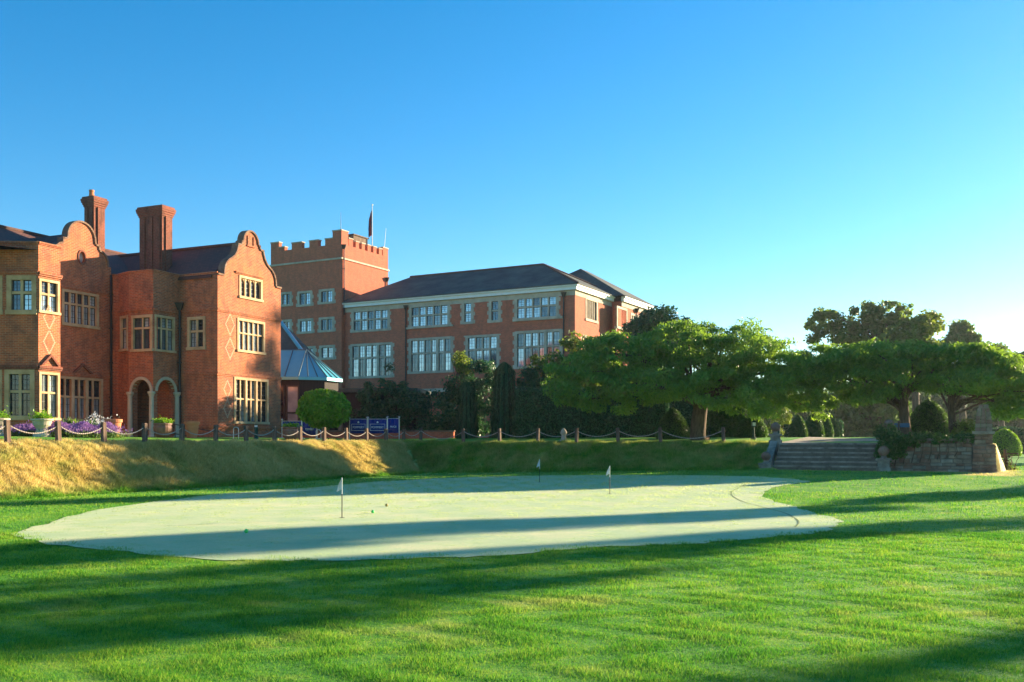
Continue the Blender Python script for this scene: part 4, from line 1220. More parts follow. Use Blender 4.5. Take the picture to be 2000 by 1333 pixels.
# rounded top of the pier
a0, a1 = PI0 + .14, PI1 - .18
Hh = zt_ - pn - .1
prev = None
for k in range(7):
    f0, f1_ = k / 7, (k + 1) / 7
    i0 = .28 * (a1 - a0) * f0 ** 2.2; i1_ = .28 * (a1 - a0) * f1_ ** 2.2
    nst = 3 if k < 6 else 2
    for j in range(nst):
        mb = MB(); wA = (a1 - a0 - 2 * i0) / nst
        dj = rr.uniform(-.015, .015)
        fbox(mb, PP, a0 + i0 + j * wA + .008, a0 + i0 + (j + 1) * wA - .008, -.9 + i0, -.1 - i0 * .6 + dj, pn + .1 + Hh * f0 + .008, pn + .1 + Hh * f1_ - .004)
        mb.build('stone', M[rr.choice(('rubble2', 'rubble'))], pr2)

# ------------------------------------------------------------------ vegetation builders
def leaf_mesh(name, P, Nn, size, asp, mat, r, droop=0.3, jitter=0.6):
    """P: points, Nn: preferred normals; one folded leaf (two triangles) per point"""
    n = len(P)
    nr = Nn + r.normal(0, jitter, (n, 3)); nr /= np.linalg.norm(nr, axis=1, keepdims=True) + 1e-9
    t = r.normal(0, 1, (n, 3)); t[:, 2] -= droop * 2
    t -= nr * (t * nr).sum(1, keepdims=True); t /= np.linalg.norm(t, axis=1, keepdims=True) + 1e-9
    b = np.cross(nr, t)
    s = (size * r.uniform(.6, 1.35, n))[:, None]
    v = np.empty((n, 4, 3), np.float32)
    v[:, 0] = P - t * s * .5; v[:, 1] = P + b * s * asp * .5 + nr * s * .06; v[:, 2] = P + t * s * .5 - nr * s * .08; v[:, 3] = P - b * s * asp * .5 + nr * s * .06
    f = np.arange(n * 4, dtype=np.int32).reshape(n, 4)
    return np_mesh(name, v.reshape(-1, 3), f, mat, [('rnd', r.uniform(0, 1, n), 'FACE')])

def crown_points(blobs, n_cl, n_leaf, r, cl=(.5, .9), flat=.5, shell=.55):
    """blobs: (x,y,z,rx,ry,rz) ellipsoids filled with leaf clumps; returns points, normals, clump centres"""
    vol = np.array([b[3] * b[4] * b[5] for b in blobs]) ** .75
    pick = r.choice(len(blobs), n_cl, p=vol / vol.sum())
    B = np.array(blobs)[pick]
    d = r.normal(0, 1, (n_cl, 3)); d /= np.linalg.norm(d, axis=1, keepdims=True)
    rad = r.uniform(0, 1, n_cl) ** (1 / 3) * (1 - shell) + shell * r.uniform(.7, 1.0, n_cl)
    cen = B[:, :3] + d * rad[:, None] * B[:, 3:6]
    cr = r.uniform(cl[0], cl[1], n_cl)
    k = max(1, n_leaf // n_cl)
    d2 = r.normal(0, 1, (n_cl * k, 3)); d2 /= np.linalg.norm(d2, axis=1, keepdims=True)
    rr_ = r.uniform(0, 1, n_cl * k) ** .45
    sc = np.repeat(cr, k)[:, None] * np.array([1, 1, flat])
    P = np.repeat(cen, k, 0) + d2 * rr_[:, None] * sc
    Nn = d2 * np.array([.6, .6, .6]) + np.array([0, 0, .55])
    return P, Nn, cen

def add_mesh(name, me, parent, world=True):
    o = bpy.data.objects.new(name, me); COL.objects.link(o); o.parent = parent
    if parent and world:
        off = offset_of(parent)
        me.transform(__import__('mathutils').Matrix.Translation(-off))
    return o

def limbs(mb, base, top, r0, cents, r, k=16, r1=.05, bend=.25, split=.5):
    base, top = Vector(base), Vector(top)
    h = top - base
    mid = [base + h * f + Vector((r.normal(0, .05), r.normal(0, .05), 0)) * r0 * 3 * (0 if f in (0,) else 1) for f in (0, .06, .3, .65, 1)]
    mb.tube(mid, [r0 * 1.5, r0 * 1.12, r0, r0 * .92, r0 * .8], 10)
    idx = r.permutation(len(cents))[:k]
    for i in idx:
        e = Vector(cents[i])
        s = base.lerp(top, r.uniform(split, 1.0))
        m_ = s.lerp(e, .5) + Vector((r.normal(0, .3), r.normal(0, .3), bend * (e - s).length * r.uniform(.3, 1)))
        q1 = s.lerp(m_, .55) + Vector((r.normal(0, .1), r.normal(0, .1), .1))
        rr0 = r0 * r.uniform(.28, .5)
        mb.tube([s, q1, m_, m_.lerp(e, .5) + Vector((0, 0, .12)), e], [rr0, rr0 * .75, rr0 * .5, rr0 * .35, r1 * .5], 6, False)

def pxblob(px, py, Y, rx, ry, rd=None):
    c = at(px, py, Y); s = Y / FPX
    return (c.x, c.y, c.z, rx * s, rd if rd else rx * s * .8, ry * s)

def tree(name, label, base, ztop, blobs, n_cl, n_leaf, size, mat, seed, r0=.25, cl=(.5, .9), flat=.5, asp=.5, shell=.5, droop=.3, k=16, group=None, cat='tree', bend=.25, split=.5):
    r = np.random.default_rng(seed)
    base = (base[0], base[1], float(ground(base[0], base[1])) - .1)
    e = empty(name, base, label, cat, group)
    P, Nn, cen = crown_points(blobs, n_cl, n_leaf, r, cl, flat, shell)
    if size: add_mesh('crown', leaf_mesh('crown', P, Nn, size, asp, M[mat], r, droop), e)
    mb = MB(); limbs(mb, base, (base[0] + r.normal(0, .1), base[1], ztop), r0, cen, r, k, bend=bend, split=split)
    mb.build('trunk', M['bark'], e, smooth=True)
    return e

# the cherries on the terrace
YA = 46.5
tA = at(1367, 862, YA)
tree('cherry_tree', 'broad spreading cherry with thick trunk and low drooping crown beside the cone shaped yew', (tA.x, tA.y), 4.6,
     [pxblob(*b) for b in [(1330, 672, 46.5, 95, 38, 3.6), (1210, 700, 46, 95, 45, 3.2), (1150, 752, 45.5, 75, 46, 2.6), (1260, 750, 45, 95, 40, 3), (1430, 690, 46.5, 90, 50, 3.6), (1500, 720, 46, 85, 55, 3.2),
      (1400, 760, 44.5, 80, 36, 2.6), (1480, 785, 45, 60, 34, 2.2), (1555, 755, 46, 60, 45, 2.6), (1330, 735, 47.5, 120, 45, 4), (1105, 730, 46, 40, 30, 1.5), (1450, 634, 47, 16, 20, .6), (1590, 790, 46, 40, 26, 1.5), (1195, 790, 45, 45, 14, 1.6)]],
     720, 80000, .22, 'leaf_cherry', 11, r0=.36, cl=(.3, .72), flat=.45, asp=.34, shell=.82, droop=.55, k=34, bend=.1)
tree('cherry_tree', 'umbrella shaped cherry with bare lower trunk behind the blue finger signpost', (at(1765, 850, 45).x, 45), 4.0,
     [pxblob(*b) for b in [(1700, 700, 45, 85, 30, 3), (1780, 698, 45.5, 80, 26, 3), (1670, 738, 45, 70, 36, 2.6), (1760, 735, 44.5, 85, 32, 2.8), (1630, 720, 46, 50, 38, 2.4), (1610, 705, 45.5, 60, 30, 2.4), (1590, 735, 45.5, 40, 36, 2.0), (1700, 770, 44.5, 50, 20, 1.8)]],
     420, 40000, .21, 'leaf_cherry', 12, r0=.24, cl=(.28, .64), flat=.45, asp=.34, shell=.82, droop=.5, k=26, bend=.1)
tree('cherry_tree', 'slender cherry leaning over the tall rubble pier with sunlit yellow green leaves', (at(1862, 850, 44).x, 44), 3.9,
     [pxblob(*b) for b in [(1850, 700, 44, 80, 26, 3), (1915, 715, 43.5, 60, 32, 2.6), (1870, 745, 43, 75, 26, 2.6), (1965, 750, 42.5, 55, 34, 2.2), (2030, 775, 42, 60, 40, 2.2), (1975, 800, 42, 36, 20, 1.4)]],
     400, 38000, .21, 'leaf_cherry', 13, r0=.17, cl=(.28, .62), flat=.45, asp=.34, shell=.82, droop=.5, k=26, bend=.1)
tree('shrub_tree', 'light green sunlit young tree in front of the lit end wall', (at(1150, 700, 58).x, 58), 5.5,
     [pxblob(*b) for b in [(1160, 678, 58, 36, 30, 1.5), (1118, 690, 58, 26, 34, 1.2), (1070, 715, 57, 34, 24, 1.4), (1190, 670, 58, 22, 24, 1), (1130, 730, 57, 60, 40, 2)]],
     120, 9000, .26, 'leaf_light', 14, r0=.12, cl=(.3, .6), flat=.7, asp=.4, shell=.6, droop=.5, k=16)
tree('dark_round_tree', 'dark round headed tree rising behind the cherry beside the hotel end', (at(1295, 700, 72).x, 72), 7,
     [pxblob(*b) for b in [(1295, 635, 72, 50, 30, 2.5), (1255, 650, 72, 30, 26, 1.8), (1335, 655, 72, 34, 24, 1.8), (1290, 680, 72, 60, 30, 2.5)]],
     130, 11000, .30, 'leaf_dark', 15, r0=.25, cl=(.6, 1.0), flat=.75, asp=.6, k=14)
# trees beyond, on the right
YO = 100
tree('oak_tree', 'large open crowned oak rising above the cherries', (at(1768, 860, YO).x, YO), 9.5,
     [pxblob(*b) for b in [(1690, 622, YO, 34, 30, 2), (1735, 618, YO, 40, 28, 2.2), (1610, 628, YO, 34, 24, 2), (1645, 650, YO, 34, 26, 2), (1760, 650, YO, 40, 28, 2), (1700, 660, YO, 50, 26, 2.4), (1590, 655, YO, 18, 12, 1), (1720, 690, YO, 60, 24, 2.6)]],
     250, 12500, .38, 'leaf_far', 16, r0=.3, cl=(.4, .85), flat=.75, asp=.7, shell=.75, k=40)
tree('oak_tree', 'yellowish leafy tree standing against the large open crowned oak', (at(1790, 860, 92).x, 92), 8,
     [pxblob(*b) for b in [(1775, 655, 92, 30, 26, 1.8), (1800, 640, 92, 24, 22, 1.5), (1750, 680, 92, 40, 24, 2), (1815, 630, 94, 26, 18, 1.5), (1800, 680, 92, 40, 24, 2)]],
     110, 8500, .36, 'leaf_light', 17, r0=.35, cl=(.5, 1.0), flat=.75, asp=.7, shell=.7, k=22)
tree('oak_tree', 'small rounded hazy tree beside the large open crowned oak', (at(1880, 860, 118).x, 118), 9,
     [pxblob(*b) for b in [(1880, 648, 118, 22, 17, 1.6), (1866, 668, 118, 26, 17, 1.8), (1892, 668, 118, 22, 17, 1.6), (1850, 682, 118, 24, 14, 1.6)]],
     80, 6000, .45, 'leaf_far', 18, r0=.4, cl=(.6, 1.1), flat=.8, asp=.7, k=16)
tree('oak_tree', 'distant spreading tree low on the skyline behind the rubble pier', (at(1955, 860, 125).x, 125), 8,
     [pxblob(*b) for b in [(1945, 690, 125, 24, 15, 2), (1975, 704, 125, 28, 16, 2), (2010, 712, 125, 30, 18, 2), (1925, 705, 125, 20, 12, 1.6), (1960, 730, 125, 60, 22, 3), (2040, 700, 125, 30, 30, 2)]],
     110, 8000, .5, 'leaf_far', 19, r0=.4, cl=(.6, 1.2), flat=.8, asp=.7, k=20)
# a far belt of trees closing the view under the cherries
bp = tree('far_tree', 'hazy far tree in the belt that closes the garden beyond the topiary', (at(1700, 860, 105).x, 105), 5,
     [(at(1700, 860, 105).x + dx, 105 + dy, 2.2 + dz, 3.0, 2.5, 2.0) for dx, dy, dz in ((0, 0, 1), (-2, .5, 2.6), (2, .3, 2.8), (0, .5, 4.6), (-2.4, 0, -.5), (2.4, 0, -.5), (0, 0, 6.2))],
     130, 9000, .5, 'leaf_far', 20, r0=.3, cl=(.7, 1.3), flat=.8, asp=.8, k=10, group='far belt of trees beyond the terrace')
def copy_tree(o, parent=None):
    c = o.copy(); COL.objects.link(c); c.parent = parent
    for ch_ in [x for x in bpy.data.objects if x.parent == o]: copy_tree(ch_, c)
    return c
rb_ = random.Random(3)
belt = [(1480, 98), (1540, 104), (1600, 108), (1655, 100), (1745, 102), (1790, 100), (1840, 104), (1890, 108), (1935, 100), (1975, 104), (2010, 100), (2060, 98), (1420, 102), (1370, 104)]
for px, Y in belt:
    c = copy_tree(bp); a_ = at(px, 860, Y)
    s = rb_.uniform(.75, 1.05)
    a_ = at(px, 860, Y + 45); Y += 45; s *= 1.35
    c.location = (a_.x, Y, float(ground(a_.x, Y)) - .1); c.rotation_euler.z = rb_.uniform(0, 6); c.scale = (s, s, s * rb_.uniform(.8, 1.0))

# tall trees to the east, outside the frame, whose long shadows cross the lawn
SD = np.array([math.cos(R(SUN_AZ)), math.sin(R(SUN_AZ))]); SN = np.array([-SD[1], SD[0]])
et = None
def east(wc, along, halfw, h, kk, seed):
    c = SN * wc + SD * along
    b0 = (c[0], c[1])
    zg = float(ground(*b0))
    rq = np.random.default_rng(seed)
    blobs = [(c[0] + SN[0] * o_, c[1] + SN[1] * o_, zg + h * f, halfw * g, halfw * g, h * .12) for f, g, o_ in ((.22, .6, rq.normal(0, .4)), (.36, .9, rq.normal(0, .5)), (.48, .7, rq.normal(0, .8)), (.6, .9, rq.normal(0, .6)), (.72, .7, rq.normal(0, .7)), (.84, .6, rq.normal(0, .4)), (.94, .35, 0))]
    return tree('tall_lime_tree', 'tall lime tree of the avenue east of the putting lawn', b0, zg + h * .7, blobs, 110, 2100 if wc < 12 else 5000, .46, 'leaf_far', seed, r0=.26, cl=(.4, .8), flat=.9, asp=.8, shell=.5, k=12, group='avenue of tall trees east of the lawn')
for i, (wc, al, hw, h) in enumerate([(-1.0, 46, 3.2, 14), (2.8, 52, 2.2, 15), (9.9, 56, 1.25, 17), (14.9, 60, 1.5, 19), (25.8, 66, 2.1, 17), (-8, 50, 4.5, 16), (37.3, 78, 1.9, 18), (52.7, 104, 1.5, 26)]):
    east(wc, al, hw, h, 1, 40 + i)

# ------------------------------------------------------------------ clipped yews and hedges
def surf_points(prof, n, r, zs=1.0):
    """points on a lathe surface given by (radius, z) profile"""
    pr = np.array(prof); seg = np.hypot(np.diff(pr[:, 0]), np.diff(pr[:, 1])) * (pr[:-1, 0] + pr[1:, 0] + .02)
    k = r.choice(len(seg), n, p=seg / seg.sum()); f = r.uniform(0, 1, n)
    rad = pr[k, 0] + (pr[k + 1, 0] - pr[k, 0]) * f; z = pr[k, 1] + (pr[k + 1, 1] - pr[k, 1]) * f
    a = r.uniform(0, 2 * math.pi, n)
    dr = pr[k + 1, 0] - pr[k, 0]; dz = pr[k + 1, 1] - pr[k, 1]; l = np.hypot(dr, dz) + 1e-9
    P = np.stack([rad * np.cos(a), rad * np.sin(a), z], 1)
    Nn = np.stack([dz / l * np.cos(a), dz / l * np.sin(a), -dr / l], 1)
    return P, Nn
def dome_prof(R0, H, pw=1.7, n=12, r_b=.92):
    return [(R0 * r_b, 0)] + [(R0 * (1 - (k / n) ** pw) ** .8 if k < n else .01, .12 * H + .88 * H * k / n) for k in range(n + 1)]
def topiary(label, px, yb, yt, hw, Y, pw=1.7, mat='leaf_yew', n=6500, name='clipped_yew', cat='topiary', group=None):
    s = Y / FPX; c = at(px, yb, Y); zg = float(ground(c.x, Y)); ztop = EYE + (HOR - yt) * s
    e = empty(name, (c.x, Y, zg), label, cat, group)
    r = np.random.default_rng(int(px)); R0, H = hw * s, ztop - zg
    prof = dome_prof(R0, H, pw)
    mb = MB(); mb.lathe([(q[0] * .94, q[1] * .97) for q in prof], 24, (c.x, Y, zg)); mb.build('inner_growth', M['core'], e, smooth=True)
    P, Nn = surf_points(prof, n, r); P += Nn * r.uniform(-.05, .035, (n, 1)) + np.array([c.x, Y, zg])
    add_mesh('foliage', leaf_mesh('foliage', P, Nn, .085 * max(1, Y / 50), .55, M[mat], r, 0, .9), e)
    mb = MB(); mb.tube([(c.x, Y, zg - .1), (c.x, Y, zg + H * .3)], .06, 6); mb.build('stem', M['bark'], e)
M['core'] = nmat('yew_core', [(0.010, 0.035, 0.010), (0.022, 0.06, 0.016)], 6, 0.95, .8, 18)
topiary('cone shaped clipped yew beside the thick cherry trunk', 1314, 861, 797, 33, 49)
topiary('cone shaped clipped yew behind the green lantern post', 1469, 862, 806, 30, 49.5)
topiary('domed clipped yew at the near end of the row beyond the steps', 1559, 858, 811, 17, 60)
topiary('domed clipped yew second in the row beyond the steps', 1590, 858, 804, 19, 62)
topiary('domed clipped yew third in the row beyond the steps', 1611, 858, 806, 16, 70)
topiary('slim clipped yew at the far end of the row beyond the steps', 1628, 858, 815, 12, 77)
topiary('big dark domed yew between the two slim cherry trunks', 1814, 851, 781, 40, 47.5, 2.4, n=9000)
topiary('low rounded green bush on the lawn beyond the rubble pier', 1962, 874, 837, 30, 75, 2.6, 'leaf_bush')
def hedge(label, px0, px1, yt, Y, dep, mat='leaf_dark', n=9000, name='clipped_hedge', size=.14, ang=-.4):
    s = Y / FPX; a_ = at(px0, 860, Y); L_ = (px1 - px0) * s
    zg = float(ground(a_.x + L_ / 2, Y)); H = EYE + (HOR - yt) * s - zg
    e = empty(name, (a_.x + L_ / 2, Y, zg), label, 'hedge')
    r = np.random.default_rng(int(px0 + Y))
    cx, cy = a_.x + L_ / 2, Y
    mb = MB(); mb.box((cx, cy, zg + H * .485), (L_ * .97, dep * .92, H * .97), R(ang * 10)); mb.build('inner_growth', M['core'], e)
    f = r.integers(0, 4, n); U1, U2 = r.uniform(-.5, .5, n), r.uniform(0, 1, n)
    P = np.zeros((n, 3)); Nn = np.zeros((n, 3))
    for i, (nx, ny, nz) in enumerate(((0, -1, 0), (0, -1, 0), (0, 0, 1), (1, 0, 0))):
        q = f == i
        if nz: P[q] = np.stack([U1[q] * L_, (U2[q] - .5) * dep, np.full(q.sum(), H)], 1)
        elif nx: sg = np.where(r.uniform(0, 1, q.sum()) > .5, 1, -1); P[q] = np.stack([sg * L_ / 2, U1[q] * dep, U2[q] * H], 1); Nn[q] = np.stack([sg, 0 * sg, 0 * sg], 1)
        else: P[q] = np.stack([U1[q] * L_, np.full(q.sum(), -dep / 2), U2[q] * H], 1)
        if not nx: Nn[q] = (nx, ny, nz)
    wob = .12 * np.sin(P[:, 0] * 1.9 + px0) * np.cos(P[:, 2] * 1.7)
    P += Nn * (r.uniform(-.06, .10, (n, 1)) + wob[:, None])
    ca, sa = math.cos(R(ang * 10)), math.sin(R(ang * 10))
    P[:, 0], P[:, 1] = P[:, 0] * ca - P[:, 1] * sa, P[:, 0] * sa + P[:, 1] * ca
    P += np.array([cx, cy, zg])
    add_mesh('foliage', leaf_mesh('foliage', P, Nn, size, .6, M[mat], r, .1, .7), e)
hedge('tall dark clipped hedge behind the spreading cherry', 1010, 1300, 762, 54, 1.4, n=12000)
hedge('tall dark hedge between the two cone shaped yews', 1385, 1445, 800, 52, 1.4, 'leaf_yew', n=4500)
hedge('dark clipped hedge filling the gap behind the thick cherry trunk', 1290, 1400, 764, 58, 1.4, n=5000)
hedge('low clipped hedge behind the row of domed yews', 1515, 1640, 824, 86, 1.5, n=4000, size=.2)
hedge('dark hedge on the lawn far beyond the rubble pier', 1930, 2060, 838, 88, 2, n=5000, size=.2)
# shrubs in front of the hotel
def bush(name, label, px, Y, blobs, n_cl, n_leaf, size, mat, seed, flat=.8, cl=(.3, .6), droop=.3, asp=.5, cat='shrub', k=10, ztop=None, group=None):
    c = at(px, 860, Y)
    return tree(name, label, (c.x, Y), ztop or float(ground(c.x, Y)) + .8, [pxblob(*b) for b in blobs], n_cl, n_leaf, size, mat, seed, r0=.07, cl=cl, flat=flat, asp=asp, droop=droop, k=k, cat=cat, group=group)
bush('dark_shrub', 'wide dark evergreen shrub behind the end of the blue banners', 770, 60,
     [(745, 775, 60, 42, 34, 1.4), (790, 790, 60, 40, 44, 1.4), (735, 815, 60, 40, 34, 1.3), (800, 830, 60, 55, 30, 1.4), (760, 740, 60, 20, 24, .8), (850, 800, 61, 40, 40, 1.4), (850, 838, 60, 40, 22, 1.2)], 190, 16000, .2, 'leaf_dark', 60)
bush('dark_shrub', 'dark leafy shrub with bright yellow green tip below the bay windows', 930, 59,
     [(935, 735, 59, 36, 34, 1.4), (905, 760, 59, 36, 30, 1.3), (885, 800, 59, 36, 44, 1.4), (950, 790, 59, 40, 55, 1.4), (910, 835, 59, 55, 24, 1.4)], 170, 15000, .19, 'leaf_dark', 61)
bush('bright_shrub', 'small bright yellow green shoot on top of the dark shrub', 897, 58.2, [(898, 702, 58.2, 13, 14, .5), (905, 716, 58.2, 14, 10, .5)], 24, 900, .19, 'leaf_light', 62, cl=(.2, .4), ztop=6.0)
bush('dark_shrub', 'grey green leafy shrub against the last bay of the hotel', 1055, 57, [(1055, 738, 57, 36, 26, 1.3), (1035, 770, 57, 30, 40, 1.3), (1085, 760, 57, 36, 30, 1.3), (1050, 820, 57, 50, 36, 1.4)], 120, 9500, .2, 'leaf_dark', 63)
def weeper(label, px, yt, hw, Y, seed):
    s = Y / FPX; c = at(px, 860, Y); zg = float(ground(c.x, Y)); zt = EYE + (HOR - yt) * s
    e = empty('weeping_conifer', (c.x, Y, zg), label, 'conifer'); r = np.random.default_rng(seed)
    n = 9000; a = r.uniform(0, 2 * math.pi, n); strand = np.round(a * 7) / 7 + r.normal(0, .03, n)
    z = r.uniform(0, 1, n); rad = hw * s * (np.clip((1 - z) * 9, 0, 1) ** .5) * (.8 + .2 * np.sin(strand * 13) + .08 * r.normal(0, 1, n)) * (.85 + .15 * np.cos(z * 3))
    P = np.stack([c.x + rad * np.cos(strand), Y + rad * np.sin(strand), zg + z * (zt - zg)], 1); Nn = np.stack([np.cos(strand), np.sin(strand), .2 * np.ones(n)], 1)
    add_mesh('foliage', leaf_mesh('foliage', P, Nn, .26, .22, M['leaf_dark'], r, 2.2, .35), e)
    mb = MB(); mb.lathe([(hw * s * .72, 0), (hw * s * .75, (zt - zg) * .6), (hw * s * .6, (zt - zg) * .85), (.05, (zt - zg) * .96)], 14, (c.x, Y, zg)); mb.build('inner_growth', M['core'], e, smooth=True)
    mb = MB(); mb.tube([(c.x, Y, zg - .1), (c.x, Y, zg + 1)], .1, 6); mb.build('trunk', M['bark'], e)
weeper('narrow dark weeping conifer column in front of the dark shrubs', 912, 748, 20, 55.5, 70)
weeper('broad dark weeping conifer column below the mullioned windows', 985, 711, 27, 55.5, 71)

# round clipped bay tree by the pavilion
yb_ = 50.0; c = at(633, 799, yb_); zg = float(ground(c.x, yb_)); s = yb_ / FPX
e = empty('round_clipped_tree', (c.x, yb_, zg), 'bright green ball shaped clipped tree on a short stem among the banners', 'tree')
r = np.random.default_rng(77); n = 15000; d = r.normal(0, 1, (n, 3)); d /= np.linalg.norm(d, axis=1, keepdims=True)
lump = 1 + .07 * np.sin(d[:, 0] * 9 + 1) * np.sin(d[:, 2] * 10) + .06 * np.sin(d[:, 1] * 13 + d[:, 0] * 6)
P = np.array([c.x, c.y, c.z]) + d * np.array([47 * s, 47 * s, 35 * s]) * (lump * (.84 + .24 * r.uniform(0, 1, n) ** 1.6))[:, None]
add_mesh('crown', leaf_mesh('crown', P, d, .2, .45, M['leaf_bush'], r, -.3, 1.0), e)
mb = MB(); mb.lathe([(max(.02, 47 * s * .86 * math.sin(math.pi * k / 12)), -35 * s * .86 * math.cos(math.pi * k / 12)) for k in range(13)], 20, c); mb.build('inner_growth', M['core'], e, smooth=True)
mb = MB(); mb.tube([(c.x, c.y, zg - .1), (c.x + .03, c.y, c.z)], [.1, .07], 8); mb.build('trunk', M['bark'], e)
# ivy on the wall
r = np.random.default_rng(81); n = 6500
ivy = empty('ivy', PW.w(ST1 + 1.4, 0, 1.0), 'dark green ivy spilling over the rubble wall at the steps', 'ivy')
cs = [(ST1 + .45, .25, 1.35, .55, .35, .55), (ST1 + .9, .12, 1.35, .6, .3, .4), (ST1 + 1.6, -.05, 1.55, .7, .35, .22), (ST1 + 2.4, -.1, 1.62, .7, .35, .2), (ST1 + .35, -.1, 1.75, .4, .4, .4), (ST1 + .2, .2, .95, .3, .25, .4), (ST1 + 3.0, -.1, 1.62, .5, .3, .14)]
P, Nn, cen = crown_points([(*PW.w(q[0], q[1], q[2]), *q[3:]) for q in cs], 120, n, r, (.15, .3), .8, .5)
add_mesh('foliage', leaf_mesh('foliage', P, Nn, .11, .8, M['leaf_yew'], r, .3, .6), ivy)
mb = MB()
for k in range(9): mb.tube([PW.w(ST1 + .3 + k * .3, .04, .5 + .05 * k), PW.w(ST1 + .4 + k * .3, .06, 1.1), PW.w(ST1 + .5 + k * .28, .02, 1.55)], [.02, .015, .01], 5)
mb.build('stem', M['bark'], ivy)
bush('yellow_shrub', 'sunlit yellow shrub on the terrace beside the rubble pier', 1882, 43.5, [(1884, 838, 43.5, 22, 18, .5), (1872, 848, 43.5, 16, 10, .4)], 40, 2600, .1, 'leaf_light', 82, cl=(.15, .3))
bush('pale_shrub', 'loose pale shrub catching light between the yews and the path', 1437, 57, [(1437, 815, 57, 14, 28, .6), (1440, 845, 57, 16, 16, .6)], 40, 2600, .12, 'leaf_light', 83, cl=(.2, .35))
bush('pale_shrub', 'loose pale shrub behind the lamp at the head of the steps', 1522, 66, [(1525, 815, 66, 20, 22, .8), (1512, 845, 66, 14, 18, .7)], 44, 2600, .14, 'leaf_light', 84, cl=(.2, .4))
bush('dry_tuft', 'dry grassy tuft at the foot of the rubble pier', 1968, 38.5, [(1968, 916, 38.5, 14, 12, .3)], 20, 1100, .12, 'leaf_light', 85, cl=(.12, .22), asp=.15)

# ------------------------------------------------------------------ posts and chains
def make_post(label, group):
    mb = MB(); h = .66
    mb.box((0, 0, h / 2 - .08), (.13, .13, h + .16)); 
    e = empty('chain_post', (0, 0, 0), label, 'post', group)
    a = mb.build('shaft', M['wood'], e)
    mb = MB(); mb.hexa([(-.075, -.075, h), (.075, -.075, h), (.075, .075, h), (-.075, .075, h), (-.05, -.05, h + .05), (.05, -.05, h + .05), (.05, .05, h + .05), (-.05, .05, h + .05)]); mb.build('cap', M['wood'], e)
    mb = MB()
    for k in range(8):
        t0 = 2 * math.pi * k / 8; t1 = 2 * math.pi * (k + 1) / 8
        mb.tube([(.075 * 0, .08 * math.cos(t0) - .0, h - .07 + .03 * math.sin(t0)), (0, .08 * math.cos(t1), h - .07 + .03 * math.sin(t1))], .012, 5, False)
    mb.build('eye_ring', M['iron'], e)
    return e
posts = []
p_left = make_post('weathered timber post holding the chain along the dry sunlit bank', 'posts along the left bank')
p_right = make_post('weathered timber post holding the chain along the shaded bank under the cherries', 'posts along the far bank')
pr_n = random.Random(9)
def put(proto, first, xy, rz):
    o = proto if first else copy_tree(proto)
    z = float(ground(*xy)); o.location = (xy[0], xy[1], z); o.rotation_euler = (R(pr_n.uniform(-2.2, 2.2)), R(pr_n.uniform(-2.2, 2.2)), rz + R(pr_n.uniform(-5, 5)))
    return Vector((xy[0], xy[1], z))
dY = (51.0 - 28.0) / 14
Lpts = []
for i in range(-1, 15):
    Y = 28.0 + dY * i
    Lpts.append(put(p_left, i == -1, (LP[0] + (Y - 28) * LD[0] / LD[1], Y), -math.atan2(LD[0], LD[1])))
Rpts = []
for k, px in enumerate((906, 977, 1051, 1127, 1208, 1291, 1414)):
    s = PLR.s_at(px); Rpts.append(put(p_right, k == 0, PLR.w(s, .05, 0)[:2], rot))
def chain(a, b, sag, label, group):
    a = a + Vector((0, 0, .58)); b = b + Vector((0, 0, .58)); mb = MB(); n = 44
    c = (a + b) / 2; c.z = min(a.z, b.z) - sag
    pts = [a.lerp(b, k / n) + Vector((0, 0, -sag * 4 * (k / n) * (1 - k / n))) for k in range(n + 1)]
    mb.tube(pts, [.021 if k % 2 else .011 for k in range(n + 1)], 5)
    tag(mb.build('chain', M['chain'], None, loc=(c.x, c.y, c.z), uv=False), label, 'chain', group)
for a, b in zip(Lpts[:-1], Lpts[1:]): chain(a, b, .25, 'pale chain slung between timber posts along the dry sunlit bank', 'chains along the left bank')
chain(Lpts[-1], Rpts[0], .4, 'long pale chain joining the two rows of posts at the corner of the bank', None)
for k, (a, b) in enumerate(zip(Rpts[:-1], Rpts[1:])): chain(a, b, .27 if k < 5 else .36, 'pale beaded chain slung between posts along the shaded bank', 'chains along the far bank')

# ------------------------------------------------------------------ pots, urn, flower bed
def gz(x, y): return float(ground(x, y))
def pot(name, label, px, Y, prof, mat, plant, cat='pot'):
    c = at(px, 860, Y); z = gz(c.x, Y)
    e = empty(name, (c.x, Y, z), label, cat)
    mb = MB(); mb.lathe(prof, 20, (c.x, Y, z)); mb.build('body', M[mat], e, smooth=False)
    zt = max(q[1] for q in prof); rt = prof[-1][0]
    mb = MB(); mb.lathe([(rt * .86, zt - .06), (rt * .86, zt + .004)], 16, (c.x, Y, z)); mb.build('soil', M['soil'], e)
    if plant:
        r = np.random.default_rng(abs(int(px)) + 1); n = 500
        P = np.stack([r.normal(c.x, rt * .5, n), r.normal(Y, rt * .5, n), z + zt + np.abs(r.normal(0, plant, n))], 1)
        po_ = add_mesh('plant', leaf_mesh('plant', P, np.tile([0, 0, 1.], (n, 1)), .11, .45, M['leaf_bush'], r, 0, .9), e)
        po_['kind'] = 'stuff'
tall_prof = [(.2, 0), (.23, .1), (.31, .62), (.35, .64), (.35, .76), (.31, .77)]
bowl_prof = [(.2, 0), (.3, .08), (.39, .28), (.41, .45), (.37, .55), (.4, .58), (.4, .64), (.35, .65)]
pot('terracotta_pot', 'tall terracotta pot at the end of the lavender bed', 222, 41, tall_prof, 'terracotta', 0)
pot('terracotta_pot', 'tall terracotta pot in front of the wing corner', 375, 44.5, tall_prof, 'terracotta', 0)
